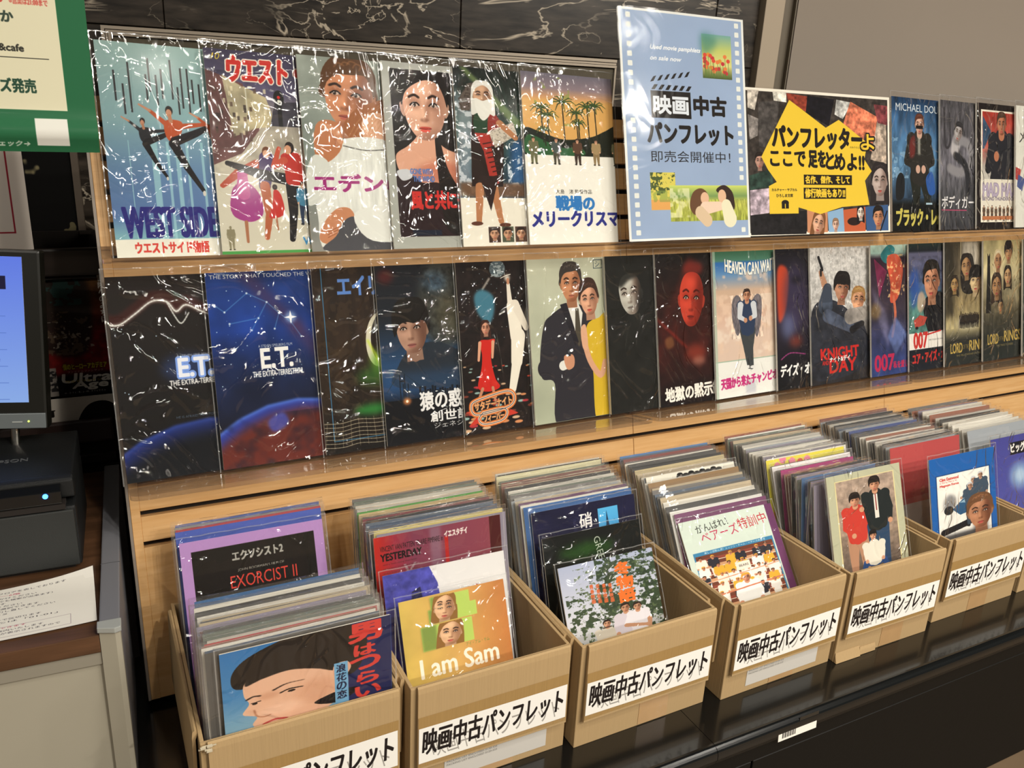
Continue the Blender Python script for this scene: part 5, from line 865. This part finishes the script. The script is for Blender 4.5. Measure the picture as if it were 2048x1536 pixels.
# ---------------------------------------------------------------- cardboard boxes
BH = .176; TH = .005
M_SIGN = printmat('print_sign', a_sign(), .35, .4)
ORD = ['first', 'second', 'third', 'fourth', 'fifth', 'sixth', 'seventh']
BOX = [(.063, .245, -.453, 0), (.319, .241, -.461, 0), (.571, .245, -.473, .01), (.845, .244, -.479, .01), (1.096, .238, -.482, -.01), (1.3675, .245, -.471, 0), (1.632, .245, -.47, 0)]
BD = .312
MSET = {}
def box_mesh(key, fn):
    if key not in MSET: MSET[key] = fn()
    return MSET[key]
BROOT = []
for i, (bx, W, fy, yw) in enumerate(BOX):
    ex = ['with a torn front corner', 'holding the golden yellow pamphlet', 'pale tape strip up its front', 'white address slip under its flap', 'with a crumpled lower corner', 'holding the blue-bordered pamphlet', 'cut off by the right picture edge'][i]
    t = thing('cardboard_box', '%s brown cardboard box from the left, %s' % (ORD[i], ex), 'box', T(bx, fy, TZ) @ RZ(yw), 'cardboard boxes of used pamphlets'); BROOT.append(t)
    link('base', MB().box(TH, TH, 0, W-TH, BD-TH, TH).mesh('base', M_CARD), t)
    for n_, q in (('front_wall', (0, 0, 0, W, TH, BH)), ('back_wall', (0, BD-TH, 0, W, BD, BH)), ('side_wall', (0, TH, 0, TH, BD-TH, BH)), ('side_wall', (W-TH, TH, 0, W, BD-TH, BH))):
        link(n_, MB().box(*q).mesh(n_, M_CARD, bevel=.0012, seg=2), t)
    # flaps folded outwards and down, rounded over the rim
    def flap(L, dr, sk=0):
        pr = [(-.0005, BH-.004), (-.0005, BH+.002), (-.003, BH+.0035), (-.0055, BH+.0015), (-.0065, BH-.006), (-.0085, BH-dr), (-.0045, BH-dr), (-.0025, BH-.01)]
        return MB().prism(pr, 0, L, 'x').mesh('flap', M_CARD)
    fr = link('front_flap', flap(W-.012, .126), t); fr.location = (.008, 0, 0)
    sf = link('side_flap', flap(BD*.86, .115), t); sf.matrix_local = T(0, BD*.93, 0) @ RZ(-math.pi/2)
    sf = link('side_flap', flap(BD*.86, .115), t); sf.matrix_local = T(W, BD*.07, 0) @ RZ(math.pi/2)
    # tape band and the printed strip stuck over it
    def on(z): return -.0066-.002*(BH-.006-z)/.12
    g = MB(); g.grid(lambda u, v: (.0085+(W-.0135)*u, on(BH-.122+.08*v)-.0004, BH-.122+.08*v), 1, 1); link('tape_band', g.mesh('tape_band', M_CARD2), fr).matrix_parent_inverse = Matrix.Translation((-.008, 0, 0))
    g = MB(); sl = (.004, .0, -.002, .002, .0, .003, 0)[i]; g.grid(lambda u, v: (.009+(W-.0155)*u, on(BH-.115+.055*v)-.0009-.0005*math.sin(3*u), BH-.115+.056*v+sl*(u-.5)), 8, 1); link('sign_strip', g.mesh('sign_strip', M_SIGN), fr).matrix_parent_inverse = Matrix.Translation((-.008, 0, 0))
    g = MB(); xx = W*(.42 if i % 2 else .47); g.box(xx, -.0006, .002, xx+.055, -.0001, BH-.12); link('packing_tape', g.mesh('packing_tape', M_TAPE2), t)
    if i in (1, 3):
        sp_ = printmat('print_slip%d' % i, (lambda c: ([c.text('PACKING LIST ENCLOSED 0120-333', .1, .12+.16*k, .09, 2.2, '6a6864') for k in range(2)], c)[1])(Art(4.6, 1, 'c9c5be', 90)))
        sheet('address_slip', .16, .034, sp_, t, y=-.0002, x0=.05, z0=.012)
    if i == 4: link('crumpled_corner', MB().prism([(-.007, .0), (-.005, .006), (-.0006, .02), (-.0006, 0)], .0, .06, 'x').prism([(-.0045, .0), (-.003, .009), (-.0006, .016), (-.0006, 0)], .0605, .1, 'x').mesh('crumpled_corner', M_CARD, bevel=.001, seg=1), t)
    if i == 0:
        b = MB(); rr = random.Random(5)
        for k in range(9): x = rr.uniform(-.003, .012); z = BH+rr.uniform(-.006, .002); b.box(x, -.009+rr.uniform(-.002, .002), z, x+.006, -.0075, z+.002)
        tag(link('torn_fibre', b.mesh('torn_fibre', mat('torn_paper', 'cabfa6', .9)), t), kind='stuff')
# packed pamphlets: shared meshes for alike pieces, each one an object of its own
PW, PH = .21, .297
def slv(W, H, Tk, seed, mt=.0045):
    b = MB(); rnd = random.Random(seed); a_ = [rnd.uniform(0, 6) for _ in range(4)]
    mx = .006; n = 6
    f = lambda u, v: -.0007-.0005*abs(math.sin(a_[0]+u*7)*math.sin(a_[1]+v*6))*min(1, 9*(1-v)+.35)
    top = lambda u: H+mt+.0015*math.sin(a_[2]+u*5)
    b.grid(lambda u, v: (-mx+(W+2*mx)*u, f(u, v), -.002+(top(u)+.002)*v), n, 6); b.grid(lambda u, v: (-mx+(W+2*mx)*u, f(u, 1)+(Tk+.0006-f(u, 1))*v, top(u)), n, 1)
    b.grid(lambda u, v: (-mx, -.0009+(Tk+.0015)*u, -.002+(top(0)+.002)*v), 1, 1); b.grid(lambda u, v: (W+mx, -.0009+(Tk+.0015)*u, -.002+(top(1)+.002)*v), 1, 1)
    return b.mesh('sleeve', SLEEVE2, norm=False)
PAL = ['b8b4ab', 'c9c4b8', '6e6a66', '55524e', 'd8d4c8', '9aa0a6', '3a3836', '2a292a', '2a292a', 'b9a98c', '7c4a40', '4c5c70', '8c8494', 'dedacf', 'dedacf', '6c7468', '94604c', '3a3836', 'd8d4c8']
def packed(bi, k, ytop, h, W, L, Tk, col, label, x=None, tw=0):
    bx, BW, fy, yw = BOX[bi]
    h = min(h, L*.999); dy = math.sqrt(max(0, L*L-h*h)); th = math.atan2(dy, h); yb = max(ytop-dy, fy+TH+.004); dy = ytop-yb; h = math.sqrt(max(.01, L*L-dy*dy)); th = math.atan2(dy, h)
    x = bx+TH+.012 if x is None else x
    M = T(x, yb, TZ+TH+.001) @ RX(-th) @ RY(tw)
    t = thing('film_pamphlet', label, 'pamphlet', M, 'film pamphlets packed in the %s box' % ORD[bi])
    sd = (bi*7+k*3) % 5
    cm = mat('cover_'+col, col, .45, coat=.2)
    link('cover', box_mesh(('c', W, L), lambda: MB().box(0, -.0002, 0, W, .0003, L).mesh('cover', M_WHITE)), t)
    o = t.children[0]; o.data = box_mesh(('c', W, L, col), lambda: MB().box(0, -.0002, 0, W, .0003, L).mesh('cover', cm))
    link('pages', box_mesh(('p', W, L, Tk), lambda: MB().box(.0006, .0004, .0006, W-.001, Tk, L-.001).mesh('pages', M_PAGE)), t)
    link('sleeve', box_mesh(('s', W, L, Tk, sd), lambda: slv(W, L, Tk, sd+3)), t)
    return t
CN = {'x': '','a9a59c': 'grey', 'b8b4ab': 'pale grey', '8f8b84': 'mid grey', 'c9c4b8': 'cream', '6e6a66': 'slate', '55524e': 'dark grey', 'd8d4c8': 'off-white', '9aa0a6': 'blue-grey', '3a3836': 'charcoal', '2a292a': 'black', 'b9a98c': 'buff', 'c4b8a0': 'beige', '7c4a40': 'brick', '4c5c70': 'steel blue', '8c8494': 'mauve', 'a49a90': 'taupe', 'dedacf': 'ivory', '6c7468': 'moss', 'c0bcb6': 'silver', '94604c': 'rust'}
def nth(n): return '%d%s' % (n, 'th' if 10 <= n % 100 <= 20 else {1: 'st', 2: 'nd', 3: 'rd'}.get(n % 10, 'th'))
COUNT = {}
def run(bi, N, y0, h0, y1, h1, W=PW, L=PH, special={}, seed=1, jit=.008, step=0, L1=None):
    rr = random.Random(seed*31+bi)
    for k in range(N):
        f = k/max(1, N-1); COUNT[bi] = COUNT.get(bi, 0)+1
        col = rr.choice(PAL); cn = CN[col]
        if k in special: col, cn = special[k]
        Lk = (L if L1 is None else L+(L1-L)*f)-rr.uniform(0, .003); hh = (h0+(h1-h0)*f)-rr.uniform(0, jit)*(0 if k in special else 1); Wk = W
        lab = 'sleeved pamphlet with %s cover edge packed %s from the back of the %s box' % (cn, nth(COUNT[bi]), ORD[bi])
        packed(bi, k, y0+(y1-y0)*f, min(hh, Lk*.998), Wk, round(Lk, 3), rr.choice([.0012, .0018, .0018, .0024]), col, lab, x=BOX[bi][0]+TH+.010+rr.uniform(-.002, .005), tw=rr.uniform(-.006, .006))
def front(bi, label, art, x, ytop, h, W, L, tw=0, Tk=.003, amp=.0014, zb=0):
    COUNT[bi] = COUNT.get(bi, 0)+1
    dy = math.sqrt(max(0, L*L-h*h)); th = math.atan2(dy, h)
    return pamphlet(label, T(x, ytop-dy, TZ+TH+.001+zb) @ RX(-th) @ RY(tw), art, W=W, H=L, Tk=Tk, group='film pamphlets packed in the %s box' % ORD[bi], mx=.006, mt=.008, amp=amp)
run(0, 4, -.128, .288, -.146, .286, special={0: ('4a63a8', 'blue'), 1: ('8e8c88', 'grey'), 2: ('b4303a', 'red'), 3: ('3a54b0', 'royal blue')}, jit=0)
front(0, 'black pamphlet with lavender border and red English title in the first box', a_exor, .080, -.162, .276, .205, .292)
run(0, 24, -.336, .286, -.428, .275, special={0: ('2c5c8c', 'blue'), 19: ('c02c2c', 'red')}, L=.288, L1=.2755)
front(0, 'pamphlet with a dark-haired woman in profile on blue, front of the first box', a_woman, .093, -.434, .2715, .208, .272)
run(1, 21, -.15, .294, -.258, .289, special={8: ('4c9a3c', 'green'), 9: ('bfa878', 'tan'), 12: ('7c2c34', 'maroon'), 13: ('20181c', 'black'), 16: ('3c4c64', 'navy'), 19: ('d8c878', 'yellow')})
front(1, 'maroon pamphlet with small black English credits behind the white one in the second box', a_yest, .332, -.268, .287, .204, .295)
front(1, 'white and violet pamphlet with a red kanji title in the second box', a_umi, .332, -.309, .248, .192, .262)
front(1, 'golden yellow pamphlet with smiling faces and white English title, front of the second box', a_sam, .341, -.350, .227, .163, .246)
run(2, 19, -.143, .294, -.244, .276, special={2: ('cfc9a4', 'cream'), 16: ('5c2c5c', 'purple'), 17: ('e0dcd0', 'white'), 18: ('1f5a98', 'blue')})
front(2, 'navy pamphlet with vertical white title and a blue tower picture in the third box', a_gara, .6, -.254, .269, .2, .285)
front(2, 'black pamphlet with a green streak and turned letters in the third box', a_green, .599, -.295, .244, .186, .26)
front(2, 'pamphlet of people under leafy trees with orange title, front of the third box', a_tree, .600, -.346, .219, .177, .246)
run(3, 14, -.115, .270, -.200, .266, special={0: ('3f7cb8', 'bright blue'), 2: ('7c3a34', 'brick red'), 7: ('1c1a1a', 'black'), 9: ('b8a880', 'khaki')})
front(3, 'cream pamphlet with a line of small faces along its top in the fourth box', a_face, .862, -.204, .266, .205, .295, Tk=.002)
run(3, 13, -.209, .262, -.288, .232, special={1: ('8c6c40', 'brown'), 11: ('e0ded8', 'white'), 12: ('6c2c5c', 'purple')}, seed=4, L1=.272)
front(3, 'mint pamphlet with red title over a stadium crowd photo, front of the fourth box', a_bears, .866, -.300, .221, .212, .277)
run(4, 25, -.121, .278, -.243, .281, special={0: ('8c3c30', 'rust red'), 2: ('e4e2da', 'white')})
front(4, 'yellow pamphlet with coloured dots in the fifth box', a_dots, 1.105, -.248, .279, .205, .297, Tk=.002)
run(4, 2, -.253, .276, -.257, .274, seed=3)
front(4, 'white pamphlet with handwritten black title in the fifth box', a_script, 1.108, -.262, .272, .205, .295, Tk=.002)
run(4, 11, -.270, .270, -.362, .285, seed=6, W=.19, L=.286, special={1: ('9c2c6c', 'magenta'), 4: ('2c2c30', 'black'), 7: ('4c6c94', 'blue')}, step=.0)
front(4, 'beige-bordered pamphlet with a photo of three young men, front of the fifth box', a_men, 1.120, -.376, .250, .188, .266, zb=.048)
run(5, 33, -.115, .278, -.300, .284, special={14: ('3c4c84', 'blue'), 28: ('17171a', 'black'), 32: ('b43c3c', 'red')})
front(5, 'blue-bordered pamphlet with police motorcyclists and a man, front of the sixth box', a_magn, 1.386, -.381, .262, .194, .274, zb=.030)
run(6, 14, -.13, .28, -.28, .28)
front(6, 'indigo pamphlet with white katakana in a black strip in the seventh box', a_big, 1.652, -.33, .275, .2, .29)
# ---------------------------------------------------------------- counter with printer and monitor at the left
KM = T(-.0055, -.294, .587) @ RZ(-math.radians(2.9))
M_WAL = wood('walnut_laminate', '46301f', '64452f', rough=.4, scale=6)
M_GREY = mat('counter_grey', 'a6a08f', .5, var=.03, scale=5); M_GSIDE = mat('side_panel_grey', '73747a', .45); M_SILV = mat('silver_plastic', 'b8bcb8', .35, .3)
t = thing('service_counter', 'grey counter with walnut top and grey raised side panel at the left', 'counter', KM)
link('worktop', MB().box(-1.3, 0, -.025, -.0245, .512, 0).mesh('worktop', M_WAL, bevel=.0012), t)
link('front_panel', MB().box(-1.3, .008, -.587, -.0245, .02, -.0255).mesh('front_panel', M_GREY), t)
link('front_rail', MB().box(-1.3, .003, -.044, -.0245, .0078, -.0255).mesh('front_rail', mat('rail_grey', '908a7c', .5)), t)
link('side_panel', MB().box(-.024, .012, -.587, 0, .512, .010).mesh('side_panel', M_GSIDE, bevel=.002), t)
link('post', MB().prism([(-.024, .0), (-.006, -.006), (.0, -.004), (.0, .0115), (-.024, .0115)], -.587, .004).mesh('post', M_GREY), t)
link('corner_cap', MB().prism([(-.026, -.002), (-.006, -.009), (.0015, -.006), (.0015, .013), (-.026, .013)], .0045, .012).mesh('corner_cap', M_SILV, bevel=.001), t)
link('seam_strip', MB().box(-.0242, .16, .0095, .0002, .161, .0104).mesh('seam_strip', mat('seam_dark', '4c4c50', .6)), t)
# receipt printer
M_PB = mat('printer_black', '17191a', .45, bump=.35, scale=900); M_PG = mat('printer_gloss', '101214', .2, coat=.5)
PMx = KM @ T(-.187, .174, .0)
t = thing('receipt_printer', 'black receipt printer with a lit blue light on the walnut counter', 'printer', PMx)
link('body', MB().box(0, .004, .006, .14, .19, .098).mesh('body', M_PB, bevel=.004), t)
link('front_cover', MB().box(.003, -.001, .008, .137, .006, .094).mesh('front_cover', mat('printer_front', '2b2d2c', .55, bump=.3, scale=900), bevel=.002), t)
link('lid', MB().prism([(.012, .108), (.012, .134), (.02, .138), (.19, .138), (.19, .1), (.03, .1)], .0, .14, 'x').mesh('lid', M_PB, bevel=.003), t)
link('paper_slot', MB().box(.004, -.002, .0965, .128, .02, .104).mesh('paper_slot', M_DARK), t)
ind = link('indicator_bar', MB().prism([(-.002, .106), (-.002, .124), (.012, .13), (.012, .106)], .0, .125, 'x').mesh('indicator_bar', M_PG, bevel=.001), t)
tag(link('power_light', MB().cyl((.106, -.0035, .119), (.106, -.001, .119), .0033, 16).mesh('power_light', mat('blue_led', '2060ff', .4, emis='2a6cff', es=14)), ind), 'glowing blue light')
link('foot', MB().box(.01, .01, 0, .13, .18, .006).mesh('foot', M_DARK), t)
def lettering(txt, x, y, z, h, m, parent, M, ext=.0003):
    c = bpy.data.curves.new('lettering', 'FONT'); c.body = txt; c.size = h*1.35; c.extrude = ext; o = bpy.data.objects.new('t', c); me = bpy.data.meshes.new_from_object(o)
    bpy.data.objects.remove(o); me.materials.append(m); q = link('lettering', me, parent); q.matrix_local = M; return q
lettering('EPSON', 0, 0, 0, .011, mat('logo_grey', '6c6e70', .4, .4), t, T(.036, .085, .1383))
# monitor on a stand
MM = KM @ T(-.080, .30, .168) @ RZ(math.radians(-7)) @ RX(math.radians(-9)) @ RY(math.radians(2.4))
t = thing('monitor', 'black monitor with a bright blue search screen behind the receipt printer', 'monitor', MM)
link('housing', MB().box(-.34, .0, 0, .0, .03, .258).mesh('housing', mat('monitor_black', '14140f', .35, coat=.2), bevel=.004), t)
link('chin', MB().box(-.338, -.003, .002, -.002, .002, .024).mesh('chin', mat('monitor_chin', '6f7678', .4, .3), bevel=.001), t)
scr = printmat('print_screen', a_screen(), .2, 0); nt = scr.node_tree; bs = nt.nodes['Principled BSDF']; nt.links.new(nt.nodes['Image Texture'].outputs[0], bs.inputs['Emission Color']); bs.inputs['Emission Strength'].default_value = .85; bs.inputs['Base Color'].default_value = (0, 0, 0, 1)
for l in list(nt.links):
    if l.to_socket == bs.inputs['Base Color']: nt.links.remove(l)
sheet('screen', .31, .208, scr, t, y=-.0005, x0=-.333, z0=.04)
link('button', MB().box(-.045, -.0038, .011, -.032, -.003, .0125).mesh('button', M_SILV), t); tag(link('power_light', MB().cyl((-.024, -.004, .0125), (-.024, -.003, .0125), .0012, 10).mesh('power_light', mat('green_led', 'c8e040', .4, emis='c8e850', es=4)), t), 'tiny yellow-green light')
t2 = link('stand', MB().cyl((-.05, .03, -.158), (-.05, .03, .05), .006, 16).box(-.14, -.03, -.167, .01, .09, -.160).mesh('stand', mat('chrome', 'c0bcb4', .15, 1)), t)
# laminated sheet on the counter
t = thing('laminated_notice', 'laminated white instruction sheet with curled corner lying on the walnut counter', 'notice', KM @ T(-.027, .03, .0012) @ RZ(math.radians(3.0)))
def curl(u, v): q = max(0, u+v-1.55); p = max(0, u-.8); return .0012+.05*q*q+.02*p*p*3*(v*.6+.4)
b = MB(); b.grid(lambda u, v: (-.3+.3*u, .122*v, curl(u, v)), 24, 12); link('print', b.mesh('print', printmat('print_lam', a_lam(), .6, 0), norm=False), t)
b = MB(); b.grid(lambda u, v: (-.303+.306*u, -.003+.128*v, curl(u, v)+.0009), 24, 12); link('laminate', b.mesh('laminate', LAMI, norm=False), t)
# green shop poster hanging in front of the display's left end
t = thing('shop_poster', 'hanging green poster with cream panel and curled bottom edge at upper left', 'poster', T(-.24, -.1, 1.155))
H_ = .45
def gy(v, u): return -.012*math.exp(-((v-.05)/.03)**2)-.006*math.sin(u*3)
b = MB(); b.grid(lambda u, v: (.2735*u, gy(v, u), H_*v+.000), 12, 60); gm = printmat('print_shop', a_shop(), .28, .5)
me = b.mesh('print', gm, norm=False)
for l in me.uv_layers[0].data: l.uv = (l.uv[0], l.uv[1]*1.0)
link('print', me, t)
# ---- black shelving with posters behind the counter
M_SH = wood('black_shelf', '1c1613', '2b211c', rough=.35, scale=4)
t = thing('rear_shelving', 'black shelving unit in the shadow behind the counter', 'shelf', T(-1.1, .25, 0))
link('shelf_board', MB().box(0, 0, .931, 1.128, .011, .977).mesh('shelf_board', M_SH, bevel=.004), t)
link('shelf_board', MB().box(0, 0, .631, 1.118, .011, .674).mesh('shelf_board', mat('dark_brown_board', '2c1f1b', .4), bevel=.004), t)
for z_ in (.6, .936): link('shelf_plank', MB().box(0, .012, z_-.012, 1.118, .199, z_).mesh('shelf_plank', M_DARK), t)
link('back_panel', MB().box(0, .2, 0, 1.128, .21, .975).mesh('back_panel', M_DARK), t)
for x in (0, .55, 1.1): link('upright', MB().box(x, .16, 0, x+.02, .199, .975).mesh('upright', M_DARK), t)
link('base_board', MB().box(0, -.03, 0, 1.128, .16, .52).mesh('base_board', M_DARK), t)
poster('comic_poster', 'dark red poster with yellow starbursts and white English lettering behind the monitor', T(-.095, .276, .715), a_hero, .129, .215, lam=False, bend=0)
poster('kanji_poster', 'white poster with huge black kanji and a dark head below the red poster', T(-.135, .268, .602), a_sei, .19, .111, lam=False, bend=0)
t = thing('customer_notice', 'white notice with a red border line standing on the black shelf', 'notice', T(-.215, .246, .978) @ RX(-.03))
sheet('print', .147, .2, printmat('print_notice', a_white(), .6, 0), t)
poster('wall_mural', 'black printed panel with torn ochre shapes left of the marble strip', WM @ T(-1.632, .0025, .86), a_mural, .40, .42, lam=False, bend=0)
tag(link('trim_3', MB().box(-1.231, -.004, .3, -1.2175, .0035, 1.6).mesh('trim', mat('dim_trim', '5c5146', .5)), None, WM), kind='structure')
